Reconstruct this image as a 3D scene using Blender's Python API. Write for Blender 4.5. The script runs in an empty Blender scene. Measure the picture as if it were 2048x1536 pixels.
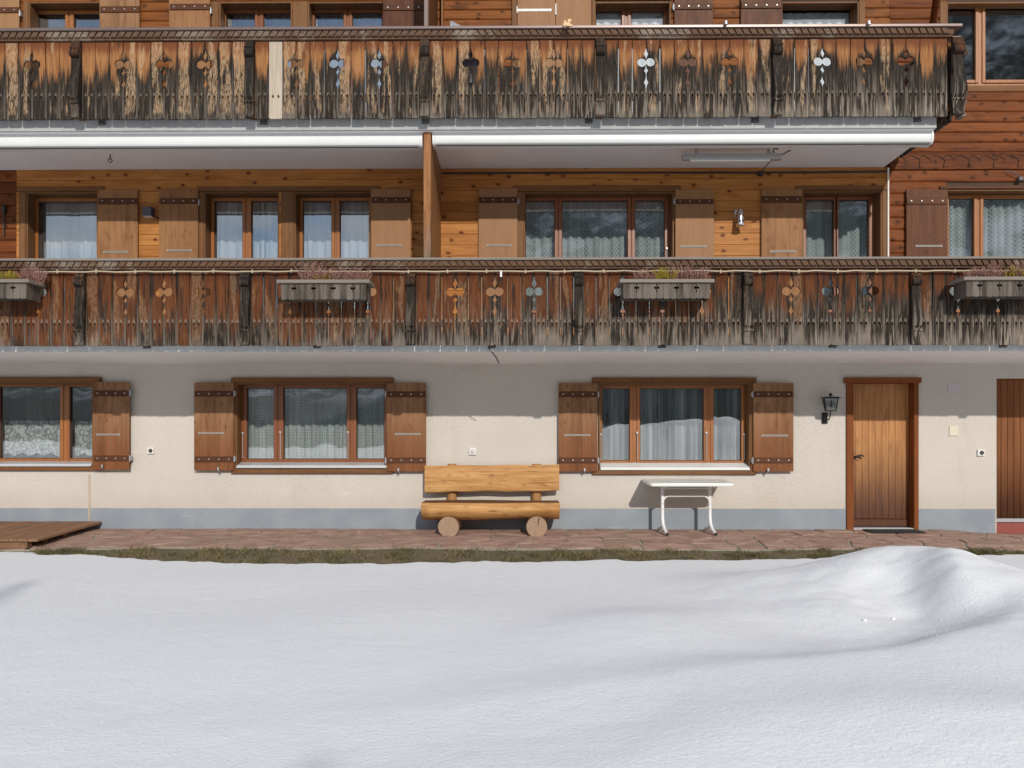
import bpy, bmesh, math, random
import numpy as np
from mathutils import Vector, Matrix
R = math.radians
random.seed(7)
rng = np.random.default_rng(7)
scene = bpy.context.scene
COL = scene.collection

# ------------------------------------------------------------------ camera
D, FPX, CAMZ, YAW, HORIZON = 11.0, 1573.0, 1.29, R(0.53), 875.0
cam_data = bpy.data.cameras.new("camera")
cam = bpy.data.objects.new("camera", cam_data)
COL.objects.link(cam)
cam.location = (0, -D, CAMZ)
cam.rotation_euler = (R(90), 0, YAW)
cam_data.sensor_width = 36.0
cam_data.lens = FPX / 2048 * 36.0
cam_data.shift_y = (HORIZON - 768) / 2048
cam_data.clip_start = 0.05
cam_data.clip_end = 6000
scene.camera = cam

# ------------------------------------------------------------------ light
SUN = Vector((-0.25, 1.0, -0.46)).normalized()          # direction the light travels
sun_el = math.asin(-SUN.z)
sun_az = math.atan2(-SUN.x, -SUN.y)                     # from +Y, clockwise seen from above
world = bpy.data.worlds.new("World")
scene.world = world
world.use_nodes = True
sun_data = bpy.data.lights.new("sun", 'SUN')
sun_data.energy = 2.95
sun_data.angle = R(0.8)
sun_data.color = (1.0, 0.95, 0.87)
sun_ob = bpy.data.objects.new("sun", sun_data)
COL.objects.link(sun_ob)
sun_ob.rotation_euler = SUN.to_track_quat('-Z', 'Y').to_euler()
scene.view_settings.view_transform = 'Standard'
scene.view_settings.look = 'None'
scene.view_settings.exposure = 0.0
scene.view_settings.gamma = 1.0
scene.view_settings.use_curve_mapping = False
SKY_STRENGTH = 0.15
scene.cycles.max_bounces = 8
scene.cycles.diffuse_bounces = 5
scene.cycles.glossy_bounces = 3
scene.cycles.transparent_max_bounces = 16
scene.cycles.transmission_bounces = 4
scene.cycles.caustics_reflective = False
scene.cycles.caustics_refractive = False
scene.cycles.sample_clamp_indirect = 6.0
scene.cycles.use_denoising = True


def P(x, y, d):
    """world point seen at photo pixel (x, y), on the vertical plane d metres in front of the wall"""
    vx, vz = (x - 1024) / FPX, (HORIZON - y) / FPX
    dx = vx * math.cos(YAW) - math.sin(YAW)
    dy = vx * math.sin(YAW) + math.cos(YAW)
    t = (D - d) / dy
    return Vector((t * dx, -d, CAMZ + t * vz))


def PX(x, d, y=700):
    return P(x, y, d).x


def PZ(y, d, x=1024):
    return P(x, y, d).z


# ------------------------------------------------------------------ node helpers
class NT:
    def __init__(self, tree):
        self.t = tree
        self.n = tree.nodes
        self.l = tree.links

    def add(self, kind, props=None, **ins):
        nd = self.n.new(kind)
        for k, v in (props or {}).items():
            setattr(nd, k, v)
        for k, v in ins.items():
            self.put(nd.inputs[int(k[1:]) if k[0] == 'i' and k[1:].isdigit() else k.replace('_', ' ')], v)
        return nd

    def put(self, sock, v):
        if isinstance(v, bpy.types.NodeSocket):
            self.l.new(v, sock)
        elif isinstance(v, (tuple, list)) and sock.type == 'RGBA' and len(v) == 3:
            sock.default_value = (*v, 1)
        else:
            sock.default_value = v

    def math(self, op, a, b=0.0, c=0.0, clamp=False):
        nd = self.add('ShaderNodeMath', {'operation': op, 'use_clamp': clamp}, i0=a, i1=b, i2=c)
        return nd.outputs[0]

    def vmath(self, op, a, b=(0, 0, 0)):
        nd = self.add('ShaderNodeVectorMath', {'operation': op}, i0=a, i1=b)
        return nd.outputs[0]

    def mix(self, fac, a, b, blend='MIX'):
        nd = self.add('ShaderNodeMix', {'data_type': 'RGBA', 'blend_type': blend, 'clamp_factor': True}, i0=fac, i6=a, i7=b)
        return nd.outputs[2]

    def step(self, v, lo, hi, a=0.0, b=1.0):
        nd = self.add('ShaderNodeMapRange', {'interpolation_type': 'SMOOTHSTEP', 'clamp': True}, i0=v, i1=lo, i2=hi, i3=a, i4=b)
        return nd.outputs[0]

    def noise(self, vec, scale=1.0, detail=4.0, rough=0.55, dist=0.0):
        nd = self.add('ShaderNodeTexNoise', None, Vector=vec, Scale=scale, Detail=detail, Roughness=rough, Distortion=dist)
        return nd.outputs[0]

    def scaled(self, vec, s):
        return self.vmath('MULTIPLY', vec, s)

    def obj(self):
        return self.add('ShaderNodeTexCoord').outputs['Object']

    def info(self):
        return self.add('ShaderNodeObjectInfo')

    def sep(self, v):
        return self.add('ShaderNodeSeparateXYZ', None, i0=v).outputs

    def bump(self, h, strength=0.3, dist=0.01):
        return self.add('ShaderNodeBump', None, Strength=strength, Distance=dist, Height=h).outputs[0]


def new_mat(name):
    m = bpy.data.materials.new(name)
    m.use_nodes = True
    t = NT(m.node_tree)
    t.n.clear()
    out = t.add('ShaderNodeOutputMaterial')
    b = t.add('ShaderNodeBsdfPrincipled')
    t.l.new(b.outputs[0], out.inputs[0])
    t.b, t.out = b, out
    return m, t


def plain(name, col, rough=0.6, metal=0.0, var=0.0, bump=0.0, scale=40, spec=0.5):
    m, t = new_mat(name)
    t.b.inputs['Roughness'].default_value = rough
    t.b.inputs['Metallic'].default_value = metal
    t.b.inputs['Specular IOR Level'].default_value = spec
    c = (*col, 1)
    if var > 0:
        n = t.noise(t.obj(), scale, 5, 0.6)
        n2 = t.noise(t.obj(), scale * 0.08, 3, 0.6)
        f = t.math('ADD', t.math('MULTIPLY', n, 0.5), t.math('MULTIPLY', n2, 0.5))
        dk = tuple(x * (1 - var) for x in col)
        lt = tuple(min(1, x * (1 + var)) for x in col)
        t.put(t.b.inputs['Base Color'], t.mix(t.step(f, 0.3, 0.7), dk, lt))
        if bump > 0:
            t.put(t.b.inputs['Normal'], t.bump(n, bump, 0.004))
    else:
        t.b.inputs['Base Color'].default_value = c
    return m


def wood(name, light, dark, axis='X', fine=1.0, knots=0.0, knotcol=None, rough=0.6, var=0.25, grain=0.6,
         lower_dark=None, crack=0.0, blotch=0.0, blotchcol=(0.1, 0.05, 0.02), bump=0.25, spec=0.12):
    m, t = new_mat(name)
    o = t.obj()
    rnd = t.info().outputs['Random']
    off = t.add('ShaderNodeCombineXYZ', None, i0=t.math('MULTIPLY', rnd, 37.0), i1=t.math('MULTIPLY', rnd, 11.0), i2=t.math('MULTIPLY', rnd, 71.0)).outputs[0]
    v = t.vmath('ADD', o, off)
    al, ac = 1.0 * fine, 14.0 * fine
    S = {'X': (al, ac, ac), 'Y': (ac, al, ac), 'Z': (ac, ac, al)}[axis]
    w = t.scaled(v, S)
    n0 = t.noise(t.scaled(w, (0.40, 0.40, 0.40)), 1.0, 2, 0.5, 0.5)
    rings = t.math('MULTIPLY_ADD', t.math('SINE', t.math('MULTIPLY', n0, 34.0)), 0.5, 0.5)
    fa = t.noise(t.scaled(w, (2.2, 2.2, 2.2)), 1.0, 4, 0.65, 0.2)
    fib = t.noise(t.scaled(w, (6, 6, 6)), 1.0, 4, 0.65)
    g = t.math('ADD', t.math('MULTIPLY', rings, 0.5 * grain), t.math('MULTIPLY', t.math('SUBTRACT', fa, 0.40), 2.6 * grain))
    g = t.math('ADD', g, t.math('MULTIPLY', t.math('SUBTRACT', fib, 0.5), 1.0 * grain))
    bri = t.math('MULTIPLY', t.math('SUBTRACT', rnd, 0.5), var * 2)
    big = t.noise(t.scaled(w, (0.5, 0.12, 0.5) if axis != 'Y' else (0.2, 0.5, 0.2)), 1.0, 3, 0.6)
    f = t.math('ADD', t.math('ADD', g, bri), t.math('MULTIPLY', t.math('SUBTRACT', big, 0.5), 0.9), clamp=True)
    col = t.mix(f, light, dark)
    if blotch > 0:
        bn = t.noise(t.scaled(v, {'X': (0.9, 3, 3), 'Y': (3, 0.9, 3), 'Z': (3.2, 3.2, 1.3)}[axis]), 1.6, 6, 0.65, 0.3)
        col = t.mix(t.math('MULTIPLY', t.step(bn, 0.52, 0.66), blotch), col, blotchcol)
    if knots > 0:
        wob = t.vmath('ADD', v, t.scaled(t.add('ShaderNodeTexNoise', None, Vector=v, Scale=30.0, Detail=2.0).outputs[1], (0.035, 0.035, 0.035)))
        sx_, sy_, sz_ = t.sep(wob)[:3]
        ua, ub = {'X': (sx_, sz_), 'Y': (sy_, sx_), 'Z': (sz_, sx_)}[axis]
        kv = t.add('ShaderNodeCombineXYZ', None, i0=t.math('MULTIPLY', ua, 3.6), i1=t.math('MULTIPLY', ub, 5.5), i2=0.0).outputs[0]
        vo = t.add('ShaderNodeTexVoronoi', {'feature': 'F1', 'voronoi_dimensions': '2D'}, Vector=kv, Scale=1.0, Randomness=1.0)
        ksel = t.step(t.sep(vo.outputs['Color'])[0], 0.35, 0.45)
        halo = t.math('MULTIPLY', t.step(vo.outputs['Distance'], 0.10, 0.26, 0.45, 0.0), ksel)
        col = t.mix(t.math('MULTIPLY', halo, knots), col, dark)
        kk = t.math('MULTIPLY', t.step(vo.outputs['Distance'], 0.075, 0.125, 1.0, 0.0), ksel)
        col = t.mix(t.math('MULTIPLY', kk, knots), col, knotcol or tuple(x * 0.35 for x in dark))
    if crack > 0:
        cn = t.noise(t.scaled(w, (0.9, 0.9, 3.2) if axis == 'X' else (3.2, 3.2, 0.9)), 1.0, 3, 0.6, 0.3)
        cv = t.math('ABSOLUTE', t.math('SUBTRACT', cn, 0.5))
        gate = t.step(t.noise(t.scaled(w, (1.2, 0.2, 0.25)), 1.0, 3, 0.6), 0.48, 0.58)
        ck = t.math('MULTIPLY', t.step(cv, 0.004, 0.018, 1.0, 0.0), gate)
        col = t.mix(t.math('MULTIPLY', ck, crack), col, tuple(x * 0.3 for x in dark))
    if False:
        k = t.step(vo.outputs['Distance'], 0.07, 0.13, 1.0, 0.0)
        col = t.mix(t.math('MULTIPLY', k, knots), col, knotcol or tuple(x * 0.35 for x in dark))
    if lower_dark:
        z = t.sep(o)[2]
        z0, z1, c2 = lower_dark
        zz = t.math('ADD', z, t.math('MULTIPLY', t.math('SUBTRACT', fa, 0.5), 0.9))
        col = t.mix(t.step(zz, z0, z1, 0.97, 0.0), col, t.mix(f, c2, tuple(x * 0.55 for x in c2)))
    t.put(t.b.inputs['Base Color'], col)
    t.put(t.b.inputs['Roughness'], t.math('MULTIPLY_ADD', fib, 0.3, rough - 0.15))
    t.b.inputs['Specular IOR Level'].default_value = spec
    t.put(t.b.inputs['Normal'], t.bump(fib, bump, 0.003))
    return m


def weathered(name, w, L, thr0, thr_x, orange, orange2, orange_top, bleach_x=0.0, bleach0=0.0, tan=0.6, rand_thr=0.24, patch=0.0, cuts=(), zcut=0.655):
    """carved balcony boards: sheltered top still brown, exposed lower part greyed, with bleached streaks"""
    m, t = new_mat(name)
    o = t.obj()
    inf = t.info()
    rnd = inf.outputs['Random']
    locx = t.sep(inf.outputs['Location'])[0]
    rnd2 = t.math('FRACT', t.math('MULTIPLY', rnd, 17.31))
    x, y, z = t.sep(o)[:3]
    tt = t.math('DIVIDE', z, L)
    off = t.add('ShaderNodeCombineXYZ', None, i0=t.math('MULTIPLY', rnd, 53.0), i1=t.math('MULTIPLY', rnd, 19.0), i2=t.math('MULTIPLY', rnd, 31.0)).outputs[0]
    v = t.vmath('ADD', o, off)
    streak = t.noise(t.scaled(v, (70, 8, 3.0)), 1.0, 5, 0.65)
    streak2 = t.noise(t.scaled(v, (24, 8, 1.5)), 1.0, 3, 0.55)
    fib = t.noise(t.scaled(v, (190, 60, 7.0)), 1.0, 3, 0.6)
    speck = t.noise(t.scaled(v, (120, 60, 17.0)), 1.0, 5, 0.68)
    n0 = t.noise(t.scaled(v, (7, 7, 0.6)), 1.0, 2, 0.5, 0.5)
    rings = t.math('MULTIPLY_ADD', t.math('SINE', t.math('MULTIPLY', n0, 60.0)), 0.5, 0.5)
    ax = t.math('ABSOLUTE', x)
    edge = t.step(ax, 0.5 * w * 0.55, 0.5 * w)
    fine = t.noise(t.scaled(v, (110, 20, 5.0)), 1.0, 4, 0.7)
    # fresh wood
    gf = t.math('ADD', t.math('MULTIPLY', rings, 0.35), t.math('MULTIPLY', streak, 0.75), clamp=True)
    fresh = t.mix(gf, orange, orange2)
    fresh = t.mix(t.math('MULTIPLY', rnd2, 0.55), fresh, orange2)
    fresh = t.mix(t.step(t.math('ADD', tt, t.math('MULTIPLY', t.math('SUBTRACT', streak2, 0.5), 0.3)), 0.82, 0.97), fresh, orange_top)
    # greyed wood
    darkc = t.mix(t.math('MULTIPLY_ADD', speck, 2.2, -0.7, clamp=True), (0.007, 0.0055, 0.0045), (0.046, 0.034, 0.026))
    darkc = t.mix(t.math('MULTIPLY', t.step(fine, 0.52, 0.68), 0.6), darkc, (0.115, 0.09, 0.068))
    darkc = t.mix(t.math('MULTIPLY', rings, 0.35), darkc, (0.020, 0.016, 0.013))
    thr = t.math('ADD', t.math('MULTIPLY_ADD', t.math('SUBTRACT', rnd, 0.5), rand_thr, thr0), t.math('MULTIPLY', locx, thr_x))
    s = t.math('ADD', t.math('SUBTRACT', thr, tt), t.math('MULTIPLY', t.math('SUBTRACT', streak, 0.5), 0.34))
    s = t.math('ADD', s, t.math('MULTIPLY', t.math('SUBTRACT', streak2, 0.5), 0.42))
    s = t.math('ADD', s, t.math('MULTIPLY', t.math('SUBTRACT', fine, 0.5), 0.55))
    s = t.math('ADD', s, t.math('MULTIPLY', edge, 0.15))
    for sd in cuts:                                        # damp stain round a carved edge
        ex = t.math('SUBTRACT', x, sd * 0.5 * w)
        ez = t.math('MULTIPLY', t.math('SUBTRACT', z, zcut - 0.03), 0.55)
        ds = t.math('SQRT', t.math('ADD', t.math('MULTIPLY', ex, ex), t.math('MULTIPLY', ez, ez)))
        s = t.math('ADD', s, t.math('MULTIPLY', t.step(ds, 0.05, 0.125, 1.0, 0.0), 0.26))
    dk = t.step(s, -0.08, 0.15)
    if patch > 0:
        pn = t.noise(t.scaled(v, (16, 6, 1.6)), 1.0, 4, 0.65)
        pn = t.math('ADD', pn, t.math('MULTIPLY', edge, 0.13))
        dk = t.math('MAXIMUM', dk, t.math('MULTIPLY', t.step(pn, 0.52, 0.66), patch))
    col = t.mix(dk, fresh, darkc)
    # flaked tan areas
    tn = t.noise(t.scaled(v, (13, 6, 1.7)), 1.0, 2, 0.5)
    tn = t.math('ADD', tn, t.math('MULTIPLY', t.math('SUBTRACT', rnd2, 0.5), 0.35))
    tn = t.math('SUBTRACT', tn, t.math('MULTIPLY', edge, 0.25))
    tn = t.math('SUBTRACT', tn, t.math('MULTIPLY_ADD', locx, 0.013, 0.02))
    tm = t.math('MULTIPLY', t.step(tn, 0.55, 0.64), t.step(speck, 0.40, 0.56))
    tm = t.math('MULTIPLY', tm, t.step(tt, 0.03, 0.12))
    col = t.mix(t.math('MULTIPLY', tm, tan), col, t.mix(streak, (0.30, 0.185, 0.10), (0.50, 0.34, 0.20)))
    # bleached streaks below and along the arris, plus a painted highlight above the holes
    st3 = t.noise(t.scaled(v, (40, 8, 2.2)), 1.0, 3, 0.6)
    low = t.math('MULTIPLY', t.step(tt, 0.05, 0.75, 1.0, 0.0), t.math('MULTIPLY_ADD', locx, 0.07, 0.6, clamp=True))
    bl = t.math('MULTIPLY', t.step(st3, 0.50, 0.60), low)
    arris = t.math('MULTIPLY', t.step(ax, 0.5 * w - 0.011, 0.5 * w - 0.004), t.step(t.math('ADD', tt, t.math('MULTIPLY', streak2, 0.6)), 0.55, 1.0, 1.0, 0.0))
    bl = t.math('MAXIMUM', bl, t.math('MULTIPLY', arris, 0.8))
    px = t.math('ABSOLUTE', t.math('SUBTRACT', ax, 0.5 * w - 0.047))
    pz = t.math('SUBTRACT', z, 0.262)
    tip = t.math('MULTIPLY', t.step(px, 0.0, 0.02, 1.0, 0.0), t.math('MULTIPLY', t.step(pz, -0.01, 0.0), t.step(pz, 0.02, 0.07, 1.0, 0.0)))  # pale point painted over each hole as its bright upper highlight
    bl = t.math('MAXIMUM', bl, t.math('MULTIPLY', tip, 0.85))
    grey = t.math('ADD', t.math('MULTIPLY_ADD', locx, bleach_x, bleach0), t.math('MULTIPLY', t.math('SUBTRACT', rnd2, 0.5), 0.32))
    gz = t.math('ADD', t.math('SUBTRACT', grey, tt), t.math('MULTIPLY', t.math('SUBTRACT', streak2, 0.5), 0.7))
    gz = t.math('ADD', gz, t.math('MULTIPLY', t.math('SUBTRACT', fine, 0.5), 0.5))
    bl = t.math('MAXIMUM', bl, t.math('MULTIPLY', t.step(gz, -0.06, 0.18), 0.62))
    pale = t.mix(streak, (0.50, 0.42, 0.335), (0.16, 0.128, 0.10))
    col = t.mix(t.math('MULTIPLY', bl, t.math('MULTIPLY_ADD', fib, 0.9, 0.25, clamp=True)), col, pale)
    # stain running down from the holes
    run = t.math('MULTIPLY', t.step(px, 0.006, 0.022, 1.0, 0.0), t.step(pz, -0.19, -0.02))
    run = t.math('MULTIPLY', run, t.step(pz, -0.012, 0.0, 1.0, 0.0))
    col = t.mix(t.math('MULTIPLY', run, t.math('MULTIPLY_ADD', st3, 1.2, -0.15, clamp=True)), col, (0.03, 0.022, 0.017))
    # knots
    vo = t.add('ShaderNodeTexVoronoi', {'feature': 'F1'}, Vector=t.scaled(v, (5.0, 5.0, 1.6)), Scale=1.0, Randomness=1.0)
    k = t.step(vo.outputs['Distance'], 0.07, 0.13, 1.0, 0.0)
    col = t.mix(t.math('MULTIPLY', k, 0.6), col, (0.035, 0.017, 0.01))
    t.put(t.b.inputs['Base Color'], col)
    t.b.inputs['Roughness'].default_value = 0.78
    t.b.inputs['Specular IOR Level'].default_value = 0.12
    h = t.math('ADD', t.math('MULTIPLY', fib, 0.6), t.math('MULTIPLY', streak, 0.7))
    t.put(t.b.inputs['Normal'], t.bump(h, 0.45, 0.004))
    return m


# ------------------------------------------------------------------ world: clear winter sky with broken cloud
def build_world():
    t = NT(world.node_tree)
    t.n.clear()
    out = t.add('ShaderNodeOutputWorld')
    bg = t.add('ShaderNodeBackground')
    t.l.new(bg.outputs[0], out.inputs[0])
    sky = t.add('ShaderNodeTexSky', {'sky_type': 'NISHITA', 'sun_disc': False, 'sun_elevation': sun_el, 'sun_rotation': sun_az,
                                     'altitude': 1200.0, 'air_density': 1.0, 'dust_density': 0.5, 'ozone_density': 1.0})
    g = t.add('ShaderNodeTexCoord').outputs['Generated']
    s = t.sep(g)
    zz = t.math('ADD', t.math('MAXIMUM', s[2], 0.0), 0.22)
    uv = t.add('ShaderNodeCombineXYZ', None, i0=t.math('DIVIDE', s[0], zz), i1=t.math('DIVIDE', s[1], zz), i2=0.3).outputs[0]
    n = t.noise(uv, 1.5, 7, 0.58, 0.3)
    cov = t.step(n, 0.36, 0.62)
    cl = t.mix(t.noise(uv, 3.2, 5, 0.6), (5.6, 5.8, 6.3), (8.6, 8.6, 8.7))
    t.put(bg.inputs[0], t.mix(t.math('MULTIPLY', cov, 0.85), sky.outputs[0], cl))
    bg.inputs[1].default_value = SKY_STRENGTH


build_world()


# ------------------------------------------------------------------ mesh helpers
class MB:
    def __init__(self):
        self.v, self.f, self.m = [], [], []
        self.smooth = []

    def add(self, verts, faces, mi=0, smooth=False):
        b = len(self.v)
        self.v += [tuple(p) for p in verts]
        self.f += [tuple(i + b for i in fc) for fc in faces]
        self.m += [mi] * len(faces)
        self.smooth += [smooth] * len(faces)
        return self

    def box(self, x0, x1, y0, y1, z0, z1, c=0.0, mi=0):
        """box; c = chamfer round the face that looks towards -Y"""
        if x1 < x0: x0, x1 = x1, x0
        if y1 < y0: y0, y1 = y1, y0
        if z1 < z0: z0, z1 = z1, z0
        if c <= 0:
            v = [(x, y, z) for y in (y0, y1) for z in (z0, z1) for x in (x0, x1)]
            f = [(0, 1, 3, 2), (5, 4, 6, 7), (4, 0, 2, 6), (1, 5, 7, 3), (2, 3, 7, 6), (4, 5, 1, 0)]
            return self.add(v, f, mi)
        c = min(c, (x1 - x0) * 0.4, (z1 - z0) * 0.4, (y1 - y0) * 0.6)
        r0 = [(x0 + c, y0, z0 + c), (x1 - c, y0, z0 + c), (x1 - c, y0, z1 - c), (x0 + c, y0, z1 - c)]
        r1 = [(x0, y0 + c, z0), (x1, y0 + c, z0), (x1, y0 + c, z1), (x0, y0 + c, z1)]
        r2 = [(x0, y1, z0), (x1, y1, z0), (x1, y1, z1), (x0, y1, z1)]
        f = [(0, 1, 2, 3), (8, 11, 10, 9)]
        for k in range(4):
            n = (k + 1) % 4
            f += [(4 + k, 4 + n, n, k), (8 + k, 8 + n, 4 + n, 4 + k)]
        return self.add(r0 + r1 + r2, f, mi)

    def prism(self, prof, axis, a, b, mi=0, smooth=False):
        """prof: closed outline in the other two axes (in xyz order), extruded from a to b along axis"""
        n = len(prof)
        def pt(p, q):
            if axis == 'X': return (q, p[0], p[1])
            if axis == 'Y': return (p[0], q, p[1])
            return (p[0], p[1], q)
        v = [pt(p, a) for p in prof] + [pt(p, b) for p in prof]
        f = [(i, (i + 1) % n, n + (i + 1) % n, n + i) for i in range(n)]
        self.add(v, f, mi, smooth)
        self.add(v, [tuple(range(n))[::-1], tuple(range(n, 2 * n))], mi)
        return self

    def tube(self, pts, r, n=8, mi=0, closed=False):
        pts = [Vector(p) for p in pts]
        rings = []
        up0 = None
        for i, p in enumerate(pts):
            a = pts[i - 1] if (i > 0 or closed) else p
            b = pts[(i + 1) % len(pts)] if (i < len(pts) - 1 or closed) else p
            d = (b - a).normalized()
            if up0 is None:
                up0 = Vector((0, 0, 1)) if abs(d.z) < 0.9 else Vector((1, 0, 0))
            s = d.cross(up0).normalized()
            up0 = s.cross(d).normalized()
            rr = r[i] if isinstance(r, (list, tuple)) else r
            rings.append([p + (s * math.cos(2 * math.pi * k / n) + up0 * math.sin(2 * math.pi * k / n)) * rr for k in range(n)])
        v = [q for ring in rings for q in ring]
        f = []
        m = len(rings)
        for i in range(m if closed else m - 1):
            j = (i + 1) % m
            for k in range(n):
                l = (k + 1) % n
                f.append((i * n + k, i * n + l, j * n + l, j * n + k))
        self.add(v, f, mi, True)
        if not closed:
            self.add(rings[0], [tuple(range(n))[::-1]], mi)
            self.add(rings[-1], [tuple(range(n))], mi)
        return self

    def lathe(self, prof, centre, axis='Z', n=16, mi=0):
        """prof: list of (radius, height)"""
        cx, cy, cz = centre
        v, f = [], []
        for r, h in prof:
            for k in range(n):
                a = 2 * math.pi * k / n
                c, s = r * math.cos(a), r * math.sin(a)
                v.append((cx + c, cy + s, cz + h) if axis == 'Z' else ((cx + c, cy + h, cz + s) if axis == 'Y' else (cx + h, cy + c, cz + s)))
        for i in range(len(prof) - 1):
            for k in range(n):
                l = (k + 1) % n
                f.append((i * n + k, i * n + l, (i + 1) * n + l, (i + 1) * n + k))
        self.add(v, f, mi, True)
        m = len(prof)
        self.add(v[:n], [tuple(range(n))[::-1]], mi)
        self.add(v[(m - 1) * n:], [tuple(range(n))], mi)
        return self

    def mesh(self, name, mats):
        me = bpy.data.meshes.new(name)
        me.from_pydata(self.v, [], self.f)
        for mt in (mats if isinstance(mats, (list, tuple)) else [mats]):
            me.materials.append(mt)
        me.polygons.foreach_set('material_index', self.m)
        me.polygons.foreach_set('use_smooth', self.smooth)
        me.update()
        bm = bmesh.new()
        bm.from_mesh(me)
        bmesh.ops.recalc_face_normals(bm, faces=bm.faces)
        bm.to_mesh(me)
        bm.free()
        return me

    def build(self, name, mats, parent=None):
        return link(name, self.mesh(name, mats), parent)


def world_loc(o):
    l = Vector(o.location)
    while o.parent:
        l = l + o.matrix_parent_inverse.translation
        o = o.parent
        l = l + Vector(o.location)
    return l


def link(name, data, parent=None, loc=None):
    """link an object whose vertices are in world space (or round loc)"""
    o = bpy.data.objects.new(name, data)
    COL.objects.link(o)
    if loc is not None:
        o.location = loc
    if parent is not None:
        o.parent = parent
        o.matrix_parent_inverse = Matrix.Translation(-world_loc(parent))
    return o


def empty(name, loc, parent=None):
    o = link(name, None, parent, loc)
    o.empty_display_size = 0.1
    return o


def tag(o, label=None, cat=None, group=None, kind=None):
    if label: o['label'] = label
    if cat: o['category'] = cat
    if group: o['group'] = group
    if kind: o['kind'] = kind
    return o


def thing(name, loc, label, cat, group=None):
    return tag(empty(name, loc), label, cat, group)


def mesh_thing(name, mb, mats, loc, label, cat, group=None):
    """a thing that is a single mesh; origin put at loc"""
    me = mb.mesh(name, mats)
    me.transform(Matrix.Translation(-Vector(loc)))
    return tag(link(name, me, None, loc), label, cat, group)

# ------------------------------------------------------------------ materials
M = {}
M['pine'] = wood('pine_siding', (0.49, 0.215, 0.062), (0.28, 0.095, 0.022), 'X', 1.0, knots=0.95, knotcol=(0.11, 0.03, 0.010), rough=0.5, var=0.22, grain=0.6, blotch=0.35, blotchcol=(0.28, 0.09, 0.024))
M['old_red'] = wood('old_siding', (0.20, 0.058, 0.014), (0.07, 0.018, 0.005), 'X', 1.0, knots=0.7, spec=0.15, rough=0.6, var=0.34, grain=0.6, blotch=0.55, blotchcol=(0.07, 0.02, 0.008))
M['old_brown'] = wood('upper_siding', (0.25, 0.085, 0.02), (0.10, 0.03, 0.008), 'X', 1.0, knots=0.7, spec=0.15, rough=0.6, var=0.18, grain=0.6, blotch=0.75, blotchcol=(0.075, 0.026, 0.010))
M['backing'] = plain('dark_timber_backing', (0.06, 0.03, 0.015), 0.8)
M['shutter'] = wood('shutter_board', (0.33, 0.165, 0.073), (0.185, 0.082, 0.034), 'Z', 1.0, knots=0.25, rough=0.55, var=0.12, grain=0.5, blotch=0.55, blotchcol=(0.175, 0.068, 0.027))
M['shutter_red'] = wood('weathered_shutter_board', (0.305, 0.165, 0.085), (0.155, 0.07, 0.03), 'Z', 1.0, knots=0.3, lower_dark=(0.95, 1.75, (0.225, 0.085, 0.034)), rough=0.55, var=0.15, grain=0.6, blotch=0.75, blotchcol=(0.165, 0.058, 0.023))
M['shutter_dark'] = wood('dark_shutter_board', (0.13, 0.052, 0.026), (0.07, 0.028, 0.014), 'Z', 1.0, knots=0.2, rough=0.5, var=0.12, grain=0.6, blotch=0.4, blotchcol=(0.05, 0.018, 0.01))
M['shutter_plain'] = wood('plain_shutter_board', (0.33, 0.175, 0.085), (0.25, 0.125, 0.057), 'Z', 1.2, rough=0.5, var=0.05, grain=0.4)
M['strap'] = wood('strap_timber', (0.105, 0.043, 0.021), (0.062, 0.025, 0.013), 'X', 1.0, rough=0.5, var=0.15, grain=0.5, blotch=0.4, blotchcol=(0.14, 0.045, 0.02))
M['trim'] = wood('window_trim', (0.20, 0.095, 0.04), (0.115, 0.048, 0.019), 'X', 1.0, knots=0.15, rough=0.55, var=0.12, grain=0.5, blotch=0.3, blotchcol=(0.15, 0.05, 0.02))
M['trim_v'] = wood('window_jamb', (0.21, 0.105, 0.046), (0.13, 0.058, 0.024), 'Z', 1.0, knots=0.15, rough=0.55, var=0.1, grain=0.5, blotch=0.3, blotchcol=(0.15, 0.055, 0.02))
M['frame'] = wood('window_frame', (0.34, 0.125, 0.03), (0.22, 0.072, 0.016), 'Z', 1.0, rough=0.38, var=0.1, grain=0.45, spec=0.5)
M['frame_red'] = wood('window_frame_dark', (0.235, 0.075, 0.022), (0.15, 0.045, 0.013), 'Z', 1.0, rough=0.4, var=0.1, grain=0.45, spec=0.5)
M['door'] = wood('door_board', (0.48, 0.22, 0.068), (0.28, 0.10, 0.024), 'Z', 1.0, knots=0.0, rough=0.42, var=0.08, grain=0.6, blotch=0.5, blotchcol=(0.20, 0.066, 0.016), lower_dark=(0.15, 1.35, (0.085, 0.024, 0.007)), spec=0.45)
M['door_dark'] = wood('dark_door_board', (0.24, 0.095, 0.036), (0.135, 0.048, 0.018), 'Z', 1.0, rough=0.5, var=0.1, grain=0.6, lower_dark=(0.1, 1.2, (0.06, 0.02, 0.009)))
M['door_frame'] = wood('door_frame', (0.21, 0.065, 0.019), (0.13, 0.037, 0.011), 'Z', 1.0, rough=0.45, var=0.06, grain=0.4)
M['deck'] = wood('deck_board', (0.27, 0.15, 0.085), (0.155, 0.08, 0.043), 'Y', 1.0, rough=0.75, var=0.2, grain=0.6)
M['bench'] = wood('peeled_log', (0.60, 0.335, 0.135), (0.30, 0.12, 0.032), 'X', 0.8, crack=0.95, knots=0.25, bump=0.6, knotcol=(0.16, 0.075, 0.035), rough=0.5, var=0.05, grain=0.6, blotch=0.5, blotchcol=(0.33, 0.135, 0.035))
M['bench_top'] = wood('dark_log_top', (0.165, 0.082, 0.042), (0.10, 0.048, 0.024), 'X', 0.7, rough=0.7, var=0.05, grain=0.5)  # seat top, coloured darker than the rest of the log
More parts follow.
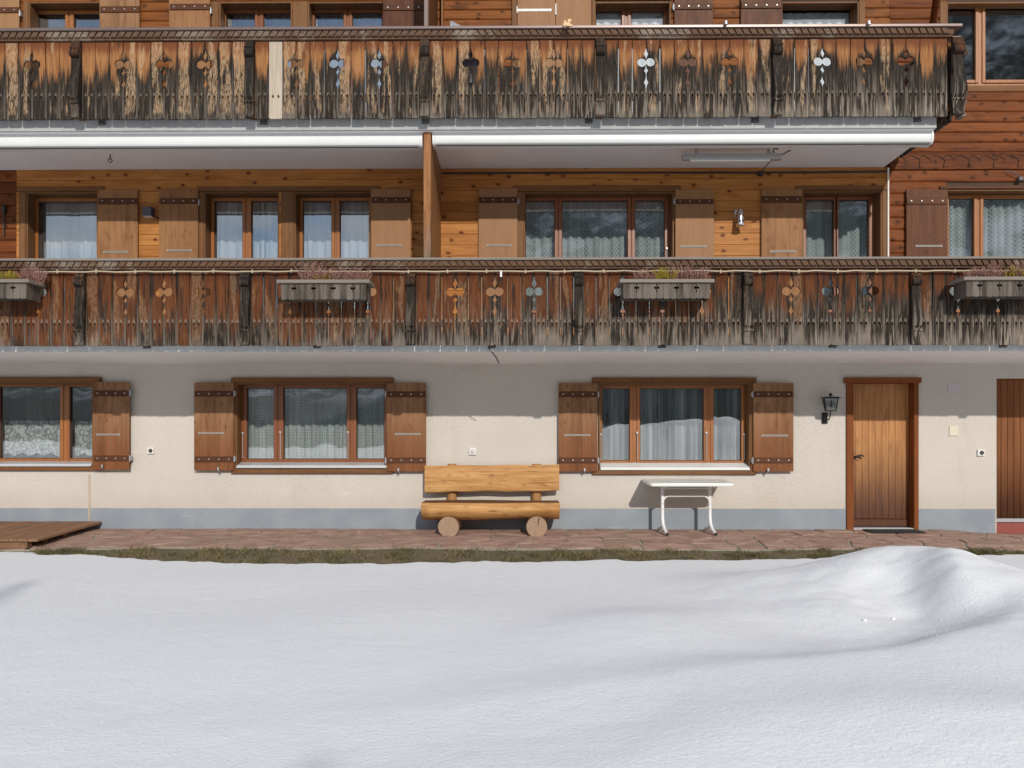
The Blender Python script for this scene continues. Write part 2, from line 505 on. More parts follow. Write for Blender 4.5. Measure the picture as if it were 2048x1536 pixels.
M['post_log'] = wood('log_post', (0.42, 0.215, 0.085), (0.30, 0.14, 0.05), 'Z', 0.8, rough=0.6, var=0.08, grain=0.5)
M['log_side'] = wood('grey_log_side', (0.19, 0.115, 0.065), (0.12, 0.07, 0.04), 'Y', 0.8, rough=0.75, var=0.08, grain=0.5)
M['grey_box'] = wood('greyed_box_board', (0.16, 0.135, 0.112), (0.045, 0.036, 0.029), 'Z', 1.0, rough=0.75, var=0.42, grain=0.7, blotch=0.6, blotchcol=(0.105, 0.075, 0.055))
M['grey_rail'] = wood('greyed_rail', (0.235, 0.20, 0.17), (0.165, 0.14, 0.118), 'X', 1.0, rough=0.7, var=0.08, grain=0.5)
M['post_wood'] = wood('divider_post', (0.34, 0.155, 0.062), (0.16, 0.07, 0.03), 'Z', 1.0, knots=0.2, rough=0.65, var=0.05, grain=0.75, lower_dark=(3.2, 4.1, (0.21, 0.17, 0.135)))
M['divider'] = wood('divider_panel', (0.29, 0.14, 0.06), (0.22, 0.10, 0.042), 'Z', 1.2, rough=0.55, var=0.06, grain=0.4)
M['divider_dark'] = wood('dark_divider_panel', (0.15, 0.062, 0.026), (0.10, 0.04, 0.017), 'Z', 1.2, rough=0.55, var=0.06, grain=0.4)
M['rail_under'] = wood('rail_timber', (0.20, 0.075, 0.026), (0.10, 0.036, 0.014), 'X', 1.0, rough=0.65, var=0.1, grain=0.6, blotch=0.4, blotchcol=(0.04, 0.02, 0.012))


def mat_moulding():
    m, t = new_mat('carved_moulding')
    o = t.obj()
    a = t.noise(t.scaled(o, (1.1, 0.3, 0.3)), 1.0, 4, 0.65)
    b = t.noise(t.scaled(o, (14, 60, 60)), 1.0, 4, 0.6)
    c = t.mix(b, (0.055, 0.03, 0.017), (0.16, 0.075, 0.034))
    c = t.mix(t.math('MULTIPLY', t.step(t.math('ADD', a, t.math('MULTIPLY', t.math('SUBTRACT', b, 0.5), 0.3)), 0.52, 0.66), 0.85), c, t.mix(b, (0.36, 0.29, 0.22), (0.15, 0.115, 0.085)))
    t.put(t.b.inputs['Base Color'], c)
    t.b.inputs['Roughness'].default_value = 0.75
    t.put(t.b.inputs['Normal'], t.bump(b, 0.3, 0.003))
    return m


M['moulding'] = mat_moulding()


def mat_stucco(name, col, speck=0.085):
    m, t = new_mat(name)
    o = t.obj()
    f = t.noise(o, 42, 6, 0.7)
    g = t.noise(o, 1.1, 5, 0.6)
    st = t.noise(t.scaled(o, (3.0, 3.0, 0.5)), 1.0, 4, 0.6)
    v = t.add('ShaderNodeTexVoronoi', {'feature': 'F1'}, Vector=o, Scale=70.0, Randomness=1.0).outputs['Distance']
    c = t.mix(t.step(g, 0.3, 0.7), tuple(x * 0.94 for x in col), col)
    c = t.mix(t.math('MULTIPLY', t.step(f, 0.50, 0.34), speck * 4), c, tuple(x * 0.62 for x in col))
    c = t.mix(t.math('MULTIPLY', t.step(st, 0.55, 0.75), 0.10), c, (0.30, 0.24, 0.17))
    z = t.sep(o)[2]
    low = t.math('MULTIPLY', t.step(t.math('ADD', z, t.math('MULTIPLY', st, 0.25)), 0.38, 0.72, 1.0, 0.0), 0.22)
    c = t.mix(low, c, (0.42, 0.28, 0.18))
    cn = t.noise(t.scaled(o, (1.6, 1.6, 2.2)), 1.0, 6, 0.7, 0.4)
    cg = t.step(t.noise(o, 0.9, 2, 0.5), 0.55, 0.62)
    c = t.mix(t.math('MULTIPLY', t.math('MULTIPLY', t.step(t.math('ABSOLUTE', t.math('SUBTRACT', cn, 0.5)), 0.001, 0.006, 1.0, 0.0), cg), 0.35), c, (0.28, 0.22, 0.16))
    pt = t.step(t.noise(t.scaled(o, (2.3, 2.3, 3.4)), 1.0, 5, 0.7), 0.66, 0.70)
    c = t.mix(t.math('MULTIPLY', pt, 0.35), c, (0.74, 0.69, 0.61))
    t.put(t.b.inputs['Base Color'], c)
    t.b.inputs['Roughness'].default_value = 0.95
    t.b.inputs['Specular IOR Level'].default_value = 0.15
    t.put(t.b.inputs['Normal'], t.bump(t.math('ADD', f, t.math('MULTIPLY', v, 0.8)), 0.55, 0.009))
    return m


M['stucco'] = mat_stucco('cream_render', (0.61, 0.562, 0.498))


def mat_plinth():
    m, t = new_mat('grey_blue_plinth')
    o = t.obj()
    a = t.noise(o, 2.2, 5, 0.6)
    b = t.noise(o, 40, 4, 0.6)
    c = t.mix(t.step(a, 0.35, 0.7), (0.235, 0.265, 0.295), (0.28, 0.31, 0.34))
    c = t.mix(t.math('MULTIPLY', t.step(t.noise(t.scaled(o, (1.2, 1, 9)), 1.0, 4, 0.6), 0.66, 0.74), 0.5), c, (0.36, 0.39, 0.42))
    t.put(t.b.inputs['Base Color'], c)
    t.b.inputs['Roughness'].default_value = 0.8
    t.put(t.b.inputs['Normal'], t.bump(b, 0.25, 0.004))
    return m


M['plinth'] = mat_plinth()
M['concrete'] = plain('grey_concrete', (0.40, 0.40, 0.39), 0.85, var=0.14, bump=0.2, scale=14)
M['concrete_light'] = plain('light_concrete', (0.42, 0.42, 0.42), 0.85, var=0.06, bump=0.15, scale=14)
M['concrete_low'] = plain('pale_grey_concrete', (0.62, 0.62, 0.60), 0.85, var=0.12, bump=0.2, scale=14)
M['soffit'] = plain('white_soffit', (0.86, 0.85, 0.84), 0.85, var=0.04, bump=0.1, scale=20)
M['white_alu'] = plain('white_aluminium', (0.71, 0.71, 0.695), 0.35, var=0.04, scale=6)
M['awning_slot'] = plain('dark_slot', (0.12, 0.12, 0.12), 0.6)
M['sill_alu'] = plain('sill_aluminium', (0.62, 0.62, 0.63), 0.35, metal=0.35)
M['steel'] = plain('galvanised_steel', (0.45, 0.45, 0.45), 0.45, metal=0.6)
M['grip'] = plain('pale_grip_slot', (0.33, 0.31, 0.28), 0.5)
M['grip_in'] = plain('grip_hollow', (0.24, 0.20, 0.16), 0.7)
M['chrome'] = plain('chrome', (0.80, 0.80, 0.80), 0.12, metal=1.0)
M['foot'] = plain('grey_steel_foot', (0.10, 0.10, 0.10), 0.6, var=0.3, scale=60)
M['sunlit_liner'] = plain('sunlit_wood_orange', (0.52, 0.25, 0.11), 0.6)
M['iron'] = plain('black_iron', (0.014, 0.013, 0.012), 0.5, var=0.3, bump=0.2, scale=60)
M['brass'] = plain('aged_brass', (0.16, 0.11, 0.065), 0.4, metal=0.8)
M['black'] = plain('black_rubber', (0.02, 0.02, 0.02), 0.7)
M['mat'] = plain('doormat_bristle', (0.022, 0.023, 0.022), 0.95, var=0.4, bump=0.8, scale=160)
M['white_plastic'] = plain('white_plastic', (0.74, 0.72, 0.67), 0.4)
M['cream_plastic'] = plain('cream_plastic', (0.66, 0.60, 0.47), 0.45)
M['pale_plate'] = plain('pale_plate', (0.55, 0.51, 0.51), 0.5)
M['table_top'] = plain('white_table_top', (0.76, 0.78, 0.74), 0.28, var=0.04, scale=14)
M['table_leg'] = plain('white_enamel', (0.80, 0.78, 0.76), 0.35)
M['red_step'] = plain('red_painted_step', (0.27, 0.06, 0.045), 0.6, var=0.12, scale=12)
M['rail_metal'] = plain('brown_rail_metal', (0.17, 0.12, 0.105), 0.35, metal=0.3, var=0.1, scale=3)
M['cable'] = plain('beige_cable', (0.44, 0.35, 0.24), 0.55)
M['grey_lamp'] = plain('anthracite_lamp', (0.06, 0.06, 0.065), 0.5)
M['foil'] = plain('crumpled_silver_cover', (0.55, 0.55, 0.60), 0.35, metal=0.55, var=0.3, bump=0.9, scale=9)
M['figure'] = plain('pale_cut_wood', (0.62, 0.42, 0.22), 0.6)
M['room'] = plain('dim_room', (0.20, 0.18, 0.16), 0.9)
M['room_floor'] = plain('dim_floor', (0.13, 0.08, 0.05), 0.7)


def mat_glass(name, fac, tint=(0.955, 0.975, 0.972)):
    m, t = new_mat(name)
    t.n.remove(t.b)
    tr = t.add('ShaderNodeBsdfTransparent', None, Color=tint)
    gl = t.add('ShaderNodeBsdfGlossy', None, Color=(1, 1, 1), Roughness=0.0)
    fr = t.add('ShaderNodeFresnel', None, IOR=1.5).outputs[0]
    wv = t.noise(t.obj(), 2.2, 1, 0.5)
    t.put(gl.inputs['Normal'], t.bump(wv, 0.06, 0.02))
    f = t.math('ADD', t.math('MULTIPLY', fr, 1.0), fac, clamp=True)
    mx = t.add('ShaderNodeMixShader', None, i0=f)
    t.l.new(tr.outputs[0], mx.inputs[1])
    t.l.new(gl.outputs[0], mx.inputs[2])
    t.l.new(mx.outputs[0], t.out.inputs[0])
    return m


M['glass'] = mat_glass('window_glass', 0.10)
M['lamp_glass'] = plain('frosted_lamp_glass', (0.20, 0.22, 0.20), 0.2, var=0.15, bump=0.5, scale=90)


def mat_cloth(name, col, kind='sheer', dens=0.6):
    m, t = new_mat(name)
    t.n.remove(t.b)
    o = t.obj()
    x, y, z = t.sep(o)[:3]
    fold = t.noise(t.scaled(o, (9, 1, 0.25)), 1.0, 2, 0.5)
    if kind == 'sheer':
        a = t.math('MULTIPLY_ADD', t.math('SUBTRACT', fold, 0.5), 2.2, dens, clamp=True)
    elif kind == 'swirl':
        vv = t.add('ShaderNodeTexVoronoi', {'feature': 'F1'}, Vector=t.add('ShaderNodeCombineXYZ', None, i0=t.math('MULTIPLY', x, 13.0), i1=t.math('MULTIPLY', z, 9.0), i2=0.0).outputs[0], Scale=1.0, Randomness=0.7).outputs['Distance']
        sw = t.math('SINE', t.math('MULTIPLY', t.math('ADD', vv, t.math('MULTIPLY', t.noise(o, 30, 3, 0.6), 0.5)), 15.0))
        a = t.math('MULTIPLY', t.step(sw, -0.5, 0.5, 0.5, 1.0), dens)
    elif kind == 'hex':
        v = t.add('ShaderNodeTexVoronoi', {'feature': 'F1'}, Vector=t.add('ShaderNodeCombineXYZ', None, i0=x, i1=z, i2=0.0).outputs[0], Scale=46.0, Randomness=0.2).outputs['Distance']
        hole = t.step(v, 0.30, 0.38, 1.0, 0.0)
        a = t.math('MULTIPLY_ADD', t.math('SUBTRACT', fold, 0.5), 0.7, dens)
        a = t.math('MULTIPLY', a, t.math('MULTIPLY_ADD', hole, -0.6, 1.0), clamp=True)
    else:
        sx = t.math('SINE', t.math('MULTIPLY', x, 130.0))
        sz = t.math('SINE', t.math('MULTIPLY', z, 100.0))
        h = t.step(t.math('MULTIPLY', sx, sz), 0.15, 0.45)
        big = t.step(t.math('SINE', t.math('MULTIPLY', x, 42.0)), 0.0, 0.5)
        a = t.math('MULTIPLY_ADD', t.math('SUBTRACT', fold, 0.5), 0.6, dens)
        a = t.math('MULTIPLY', a, t.math('MULTIPLY_ADD', t.math('MULTIPLY', h, t.math('MULTIPLY_ADD', big, 0.5, 0.5)), -0.6, 1.0), clamp=True)
    tr = t.add('ShaderNodeBsdfTransparent')
    df = t.add('ShaderNodeBsdfDiffuse', None, Color=col)
    tl = t.add('ShaderNodeBsdfTranslucent', None, Color=col)
    m1 = t.add('ShaderNodeMixShader', None, i0=0.3)
    t.l.new(df.outputs[0], m1.inputs[1]); t.l.new(tl.outputs[0], m1.inputs[2])
    m2 = t.add('ShaderNodeMixShader', None, i0=a)
    t.l.new(tr.outputs[0], m2.inputs[1]); t.l.new(m1.outputs[0], m2.inputs[2])
    t.l.new(m2.outputs[0], t.out.inputs[0])
    return m


M['sheer'] = mat_cloth('sheer_curtain', (0.78, 0.80, 0.80), 'sheer', 0.48)
M['sheer_dark'] = mat_cloth('drape', (0.20, 0.19, 0.155), 'sheer', 0.8)
M['hex_lace'] = mat_cloth('hexagon_lace', (0.84, 0.87, 0.85), 'hex', 0.92)
M['dot_lace'] = mat_cloth('patterned_lace', (0.74, 0.78, 0.78), 'dots', 0.85)
M['white_blind'] = mat_cloth('white_voile', (0.64, 0.66, 0.70), 'sheer', 0.85)
M['sky_reflection'] = plain('white_sky_reflection', (0.80, 0.81, 0.84), 0.8)  # opaque white sheet painting the sky's reflection into two top floor windows
M['cafe_lace'] = mat_cloth('cafe_lace', (0.86, 0.88, 0.87), 'swirl', 0.95)


def mat_endgrain():
    m, t = new_mat('log_end')
    o = t.obj()
    x, y, z = t.sep(o)[:3]
    wob = t.noise(o, 9, 3, 0.6)
    r = t.math('SQRT', t.math('ADD', t.math('MULTIPLY', x, x), t.math('MULTIPLY', z, z)))
    ring = t.math('MULTIPLY_ADD', t.math('SINE', t.math('MULTIPLY', t.math('ADD', r, t.math('MULTIPLY', wob, 0.02)), 520.0)), 0.5, 0.5)
    ang = t.math('ARCTAN2', z, x)
    rad = t.noise(t.add('ShaderNodeCombineXYZ', None, i0=t.math('MULTIPLY', ang, 7.0), i1=t.math('MULTIPLY', r, 3.0), i2=0.0).outputs[0], 2.5, 3, 0.7)
    c = t.mix(ring, (0.42, 0.285, 0.19), (0.28, 0.18, 0.115))
    c = t.mix(t.math('MULTIPLY', t.step(rad, 0.56, 0.68), 0.85), c, (0.085, 0.05, 0.03))
    c = t.mix(t.step(wob, 0.55, 0.7, 0.0, 0.5), c, (0.31, 0.215, 0.145))
    t.put(t.b.inputs['Base Color'], c)
    t.b.inputs['Roughness'].default_value = 0.9
    t.put(t.b.inputs['Normal'], t.bump(rad, 0.5, 0.006))
    return m


M['endgrain'] = mat_endgrain()


def mat_stone():
    m, t = new_mat('red_sandstone')
    o = t.obj()
    rnd = t.info().outputs['Random']
    off = t.add('ShaderNodeCombineXYZ', None, i0=t.math('MULTIPLY', rnd, 40.0), i1=t.math('MULTIPLY', rnd, 23.0), i2=0.0).outputs[0]
    v = t.vmath('ADD', o, off)
    a = t.noise(t.scaled(v, (3, 5, 3)), 1.0, 6, 0.65, 0.6)
    b = t.noise(v, 45, 5, 0.65)
    c = t.mix(t.step(a, 0.32, 0.68), (0.25, 0.14, 0.105), (0.42, 0.275, 0.21))
    c = t.mix(t.math('MULTIPLY', t.step(rnd, 0.55, 1.0), 0.55), c, (0.27, 0.19, 0.13))
    c = t.mix(t.math('MULTIPLY', t.step(b, 0.55, 0.7), 0.4), c, (0.13, 0.075, 0.058))
    t.put(t.b.inputs['Base Color'], c)
    t.b.inputs['Roughness'].default_value = 0.85
    t.put(t.b.inputs['Normal'], t.bump(t.math('ADD', a, t.math('MULTIPLY', b, 0.4)), 0.7, 0.012))
    return m


M['stone'] = mat_stone()
M['mortar'] = plain('grey_mortar', (0.28, 0.255, 0.20), 0.95, var=0.2, bump=0.5, scale=45)
M['soil'] = plain('brown_soil', (0.12, 0.092, 0.055), 0.95, var=0.3, bump=0.6, scale=30)

# ------------------------------------------------------------------ the chalet
WX0, WX1 = -9.5, 9.5
WT = 0.30                        # wall thickness
chalet = thing('chalet', (0, 0, 0), 'timber chalet with cream rendered ground floor and two carved wooden balconies', 'house')

Z_S1B, Z_S1T = PZ(728, 0), PZ(728, 0) + 0.185            # lower balcony slab
Z_S2B, Z_S2T = PZ(338, 0), PZ(338, 0) + 0.185            # upper balcony slab
Z_TOP = 8.6


class Rect:
    def __init__(s, x0, x1, z0, z1):
        s.x0, s.x1, s.z0, s.z1 = x0, x1, z0, z1


def wrect(x0, x1, y0, y1, d=0.0):
    """pixel box on the wall -> world rectangle"""
    xm, ym = (x0 + x1) / 2, (y0 + y1) / 2
    return Rect(PX(x0, d, ym), PX(x1, d, ym), PZ(y1, d, xm), PZ(y0, d, xm))


def wall_mesh(x0, x1, z0, z1, holes, y0, y1):
    xs = sorted({x0, x1} | {min(max(h.x0, x0), x1) for h in holes} | {min(max(h.x1, x0), x1) for h in holes})
    zs = sorted({z0, z1} | {min(max(h.z0, z0), z1) for h in holes} | {min(max(h.z1, z0), z1) for h in holes})
    nx, nz = len(xs) - 1, len(zs) - 1
    def solid(i, j):
        if i < 0 or j < 0 or i >= nx or j >= nz: return False
        cx, cz = (xs[i] + xs[i + 1]) / 2, (zs[j] + zs[j + 1]) / 2
        return not any(h.x0 < cx < h.x1 and h.z0 < cz < h.z1 for h in holes)
    mb = MB()
    for i in range(nx):
        for j in range(nz):
            if not solid(i, j): continue
            a, b, c, d = xs[i], xs[i + 1], zs[j], zs[j + 1]
            mb.add([(a, y0, c), (b, y0, c), (b, y0, d), (a, y0, d)], [(0, 1, 2, 3)])
            mb.add([(a, y1, c), (b, y1, c), (b, y1, d), (a, y1, d)], [(3, 2, 1, 0)])
            if not solid(i - 1, j): mb.add([(a, y0, c), (a, y1, c), (a, y1, d), (a, y0, d)], [(3, 2, 1, 0)])
            if not solid(i + 1, j): mb.add([(b, y0, c), (b, y1, c), (b, y1, d), (b, y0, d)], [(0, 1, 2, 3)])
            if not solid(i, j - 1): mb.add([(a, y0, c), (b, y0, c), (b, y1, c), (a, y1, c)], [(3, 2, 1, 0)])
            if not solid(i, j + 1): mb.add([(a, y0, d), (b, y0, d), (b, y1, d), (a, y1, d)], [(0, 1, 2, 3)])
    me = bpy.data.meshes.new('wall')
    me.from_pydata(mb.v, [], mb.f)
    return me


# window openings, photo pixels: (opening x0, x1, y0, y1)
W = {
    'g1': (-150, 190, 766, 936), 'g2': (473, 782, 766, 938), 'g3': (1197, 1500, 766, 940),
    'f1': (56, 200, 385, 640), 'f2': (410, 560, 385, 640), 'f3': (590, 745, 385, 640),
    'f4': (1047, 1347, 385, 640), 'f5': (1602, 1762, 383, 640), 'f6': (1890, 2230, 380, 640),
    't1': (60, 205, 6, 240), 't2': (440, 586, 6, 240), 't3': (617, 770, 6, 240), 't4': (1188, 1341, 6, 240),
    't5': (1560, 1716, 6, 240), 't6': (1890, 2250, 6, 172),
}
W = {k: (a, b, c, d) for k, (a, b, c, d) in W.items()}
OPEN = {k: wrect(*v) for k, v in W.items()}
DOOR1 = wrect(1704, 1828, 766, 1062)
DOOR1.z0 = -0.2
DOOR2 = wrect(1993, 2110, 757, 1075)
DOOR2.z0 = -0.2

g_wall = link('rendered_wall', wall_mesh(WX0, WX1, -0.5, Z_S1T, [OPEN['g1'], OPEN['g2'], OPEN['g3'], DOOR1, DOOR2], 0.0, WT), chalet)
g_wall.data.materials.append(M['stucco'])
zp = PZ(1017, 0)
pl = MB()
for a, b in ((WX0, PX(1693, 0)), (PX(1836, 0), PX(1990, 0)), (DOOR2.x1 + 0.02, WX1)):
    pl.box(a, b, -0.006, 0.0, -0.5, zp)
pl.build('plinth', M['plinth'], g_wall)
# a filled vertical joint under the left window
jn = MB()
jx = PX(179, 0, 1000)
zs = [PZ(1042, 0), PZ(1025, 0), PZ(1000, 0), PZ(975, 0), PZ(950, 0)]
for i in range(len(zs) - 1):
    w0 = 0.016 - 0.002 * (i % 2)
    jn.box(jx - w0, jx + w0 * 0.8, -0.0085, 0.0, zs[i], zs[i + 1])
jn.build('filled_joint', plain('pale_filler', (0.46, 0.37, 0.28), 0.95, var=0.25, bump=0.4, scale=50), g_wall)

t_holes = [OPEN[k] for k in ('f1', 'f2', 'f3', 'f4', 'f5', 'f6', 't1', 't2', 't3', 't4', 't5', 't6')]
t_wall = link('timber_wall', wall_mesh(WX0, WX1, Z_S1T, Z_TOP, t_holes, 0.0, WT), chalet)
t_wall.data.materials.append(M['backing'])

# rooms behind the windows
rm = MB()
for z0, z1 in ((-0.05, Z_S1B), (Z_S1T, Z_S2B), (Z_S2T, Z_TOP)):
    rm.box(WX0, WX1, 3.4, 3.5, z0, z1, mi=0)
    rm.box(WX0, WX1, WT, 3.4, z1 - 0.05, z1 - 0.01, mi=0)
    rm.box(WX0, WX1, WT, 3.4, z0 + 0.01, z0 + 0.05, mi=1)
    for x in (WX0, -3.75, -1.1, 3.9, 6.1, WX1 - 0.1):
        rm.box(x, x + 0.1, WT, 3.4, z0 + 0.05, z1 - 0.05, mi=0)
rm.build('inner_rooms', [M['room'], M['room_floor']], chalet)


# ---- siding, one board per piece
def siding(x0, x1, z0, z1, pitch, mat, holes, name, depth=0.035, rounded=False, jit=0.0, parent=None):
    z = z1
    while z > z0 + 0.02:
        h = pitch + random.uniform(-jit, jit)
        zb = max(z - h, z0)
        hh = z - zb
        cuts = sorted([(h_.x0, h_.x1) for h_ in holes if h_.z0 < z - 0.02 and h_.z1 > zb + 0.02])
        segs, a = [], x0
        for c0, c1 in cuts:
            if c0 > a + 0.02: segs.append((a, min(c0, x1)))
            a = max(a, c1)
        if a < x1 - 0.02: segs.append((a, x1))
        for s0, s1 in segs:
            if s1 - s0 < 0.03: continue
            dp = depth + random.uniform(-0.002, 0.002)
            if rounded:
                pr = [(0, zb + 0.002), (-dp * 0.55, zb + 0.002), (-dp * 0.93, zb + hh * 0.12), (-dp, zb + hh * 0.35), (-dp, zb + hh * 0.65), (-dp * 0.93, z - hh * 0.10), (-dp * 0.6, z - 0.002), (0, z - 0.002)]
            else:
                pr = [(0, zb + 0.0015), (-dp + 0.004, zb + 0.0015), (-dp, zb + 0.0055), (-dp, z - 0.0055), (-dp + 0.004, z - 0.0015), (0, z - 0.0015)]
            MB().prism(pr, 'X', s0 + 0.001, s1 - 0.001).build('siding_board', mat, parent)
        z = zb


XA, XB = PX(36, 0, 430), PX(1777, 0, 430)
fh = [OPEN[k] for k in ('f1', 'f2', 'f3', 'f4', 'f5', 'f6')]
siding(XA, XB, Z_S1T, Z_S2B, 0.155, M['pine'], fh, 'pine', parent=t_wall, jit=0.012)
siding(WX0, XA, Z_S1T, Z_S2B, 0.165, M['old_red'], fh, 'red', parent=t_wall, rounded=True)
ZC0, ZC1 = PZ(341, 0, 1900), PZ(311, 0, 1900)
siding(XB, WX1, Z_S1T, ZC0, 0.165, M['old_red'], fh, 'red', parent=t_wall, rounded=True)
XU = PX(1740, 0, 30)
th = [OPEN[k] for k in ('t1', 't2', 't3', 't4', 't5', 't6')]
siding(XB, WX1, ZC1, PZ(183, 0, 1980), 0.142, M['old_red'], th, 'red', parent=t_wall, rounded=True, jit=0.006)
siding(XB, WX1, PZ(183, 0, 1980), Z_TOP, 0.15, M['old_red'], th, 'red', parent=t_wall, rounded=True)
siding(WX0, XB, Z_S2T, Z_TOP, 0.134, M['old_brown'], th, 'brown', parent=t_wall, rounded=True, jit=0.004)

# carved band on the right: board with cut scallops
cb = MB()
cb.box(XB, WX1, -0.05, 0.0, ZC0 + 0.001, ZC1 - 0.001, c=0.006)
band = cb.build('carved_band', M['old_red'], t_wall)
sc = MB()
xx = XB + 0.06
hb = ZC1 - ZC0
while xx < WX1 - 0.6:
    for k, (w_, drop) in enumerate(((0.15, 0.30), (0.19, 0.62))):
        pts = []
        for i in range(9):
            a = i / 8
            pts.append((xx + w_ * a, -0.051, ZC1 - hb * (0.10 + 0.22 * (1 - math.sin(math.pi * min(1, a * 0.9 + 0.15))))))
        pts.append((xx + w_ + 0.012, -0.051, ZC1 - hb * 0.42))
        pts.append((xx + w_ * 0.97, -0.051, ZC1 - hb * (0.25 + drop)))
        if k: pts += [(xx + w_ * 1.02, -0.051, ZC1 - hb * 0.90), (xx + w_ * 1.15, -0.051, ZC1 - hb * 0.82), (xx + w_ * 1.3, -0.051, ZC1 - hb * 0.9)]
        sc.tube(pts, [0.003 + 0.004 * math.sin(math.pi * i / (len(pts) - 1)) for i in range(len(pts))], 5)
        xx += w_
sc.build('carved_groove', plain('dark_groove', (0.025, 0.010, 0.005), 0.8), t_wall)  # scallop outlines laid on as dark raised beads

# ------------------------------------------------------------------ windows
def window(key, panes, gy0, gy1, rec=0.13, lintel=None, jamb_l=None, jamb_r=None, sill=None, bottom=None, mat='frame', sash=True, trim='trim', handles=(), label=None):
    o = OPEN[key]
    x0, x1, z0, z1 = o.x0, o.x1, o.z0, o.z1
    win = empty('window', ((x0 + x1) / 2, 0, z0), chalet)
    if label: win['label'] = label
    d = -rec
    gx = [(PX(a, d, (gy0 + gy1) / 2), PX(b, d, (gy0 + gy1) / 2)) for a, b in panes]
    gz0, gz1 = PZ(gy1, d), PZ(gy0, d)
    ft = 0.06
    # lining of the reveal
    ln = MB()
    lt = 0.022
    yf = -0.038
    ln.box(x0 - 0.001, x0 + lt, yf, rec + ft, z0, z1, c=0.004)
    ln.box(x1 - lt, x1 + 0.001, yf, rec + ft, z0, z1, c=0.004)
    ln.box(x0 + lt, x1 - lt, yf + 0.003, rec + ft, z1 - lt, z1 + 0.001, c=0.004)
    ln.build('reveal_lining', M['trim_v'], win)
    # frame
    fr = MB()
    edges = [x0 + lt] + [v for g in gx for v in g] + [x1 - lt]
    fz0, fz1 = z0 + (0.0 if not sill else 0.0), z1 - lt
    for i in range(0, len(edges), 2):
        a, b = edges[i], edges[i + 1]
        if b - a > 0.004:
            fr.box(a, b, rec, rec + ft, fz0, fz1, c=0.004)
    for a, b in gx:
        fr.box(a, b, rec + 0.002, rec + ft, gz1, fz1, c=0.004)
        fr.box(a, b, rec + 0.002, rec + ft, fz0, gz0, c=0.004)
    fr.build('window_frame', M[mat], win)
    for a, b in gx:
        if sash:
            s = MB()
            sw = min(0.048, 0.42 * (0.12))
            ys = rec - 0.016
            s.box(a - sw, a, ys, rec + 0.004, gz0 - sw, gz1 + sw, c=0.006)
            s.box(b, b + sw, ys, rec + 0.004, gz0 - sw, gz1 + sw, c=0.006)
            s.box(a, b, ys, rec + 0.004, gz1, gz1 + sw, c=0.006)
            s.box(a, b, ys, rec + 0.004, gz0 - sw, gz0, c=0.006)
            s.build('sash', M[mat], win)
        g = MB()
        tilt, tiltz = random.uniform(-0.006, 0.006), random.uniform(-0.004, 0.004)
        gm = 0.012
        g.box(a - gm, b + gm, rec + 0.026, rec + 0.032, gz0 - gm, gz1 + gm)
        g.v = [(x, y + (x - a) * tilt + (z - gz0) * tiltz, z) for x, y, z in g.v]
        g.build('pane', M['glass'], win)
        gk = MB()
        for (p, q, r, s_) in ((a - 0.001, a + 0.006, gz0, gz1), (b - 0.006, b + 0.001, gz0, gz1)):
            gk.box(p, q, rec + 0.012, rec + 0.024, r, s_)
        gk.box(a + 0.006, b - 0.006, rec + 0.012, rec + 0.024, gz1 - 0.006, gz1 + 0.001)
        gk.box(a + 0.006, b - 0.006, rec + 0.012, rec + 0.024, gz0 - 0.001, gz0 + 0.006)
        gk.build('glazing_bead', M['black'], win)
    # casing round the opening
    if lintel:
        a, b, c, e = lintel
        r = wrect(a, b, c, e, 0.06)
        MB().box(r.x0, r.x1, -0.062, -0.001, max(z1 + 0.0015, r.z0), r.z1, c=0.006).build('lintel', M[trim], win)
    for jb in (jamb_l, jamb_r):
        if jb:
            a, b = PX(jb[0], 0.04, 480), PX(jb[1], 0.04, 480)
            if jb is jamb_l: b = x0 - 0.001
            else: a = x1 + 0.001
            MB().box(a, b, -0.048, -0.001, z0, z1 + 0.001, c=0.005).build('jamb', M['trim_v'], win)
    if sill:
        a, b, c, e = sill
        zA, zB = PZ(c, d), PZ(e, 0.0)
        s = MB()
        sx0, sx1 = x0 + lt + 0.001, x1 - lt - 0.001
        s.prism([(rec - 0.004, zA), (-0.055, zB + 0.03), (-0.055, zB + 0.012), (-0.075, zB + 0.008), (-0.075, zB - 0.004), (-0.045, zB - 0.004), (rec - 0.004, zB - 0.004)], 'X', sx0, sx1)
        s.build('sill', M['sill_alu'] if key != 'g3' else M['white_alu'], win)
    if bottom:
        a, b, c, e = bottom
        r = wrect(a, b, c, e, 0.04)
        MB().box(r.x0, r.x1, -0.052, -0.001, r.z0, r.z1, c=0.006).build('bottom_board', M[trim], win)
    for hx, hy0, hy1 in handles:
        h = MB()
        X, za, zb = PX(hx, -rec, hy0), PZ(hy1, -rec), PZ(hy0, -rec)
        yy = rec - 0.03
        h.tube([(X, yy, za), (X, yy, zb)], 0.0055, 6)
        h.box(X - 0.018, X + 0.014, yy - 0.006, rec - 0.014, zb - 0.015, zb + 0.012, c=0.003)
        h.box(X - 0.01, X + 0.01, yy - 0.004, rec - 0.014, za - 0.004, za + 0.008, c=0.003)
        h.build('hook', M['steel'], win)
    return win, gx, gz0, gz1


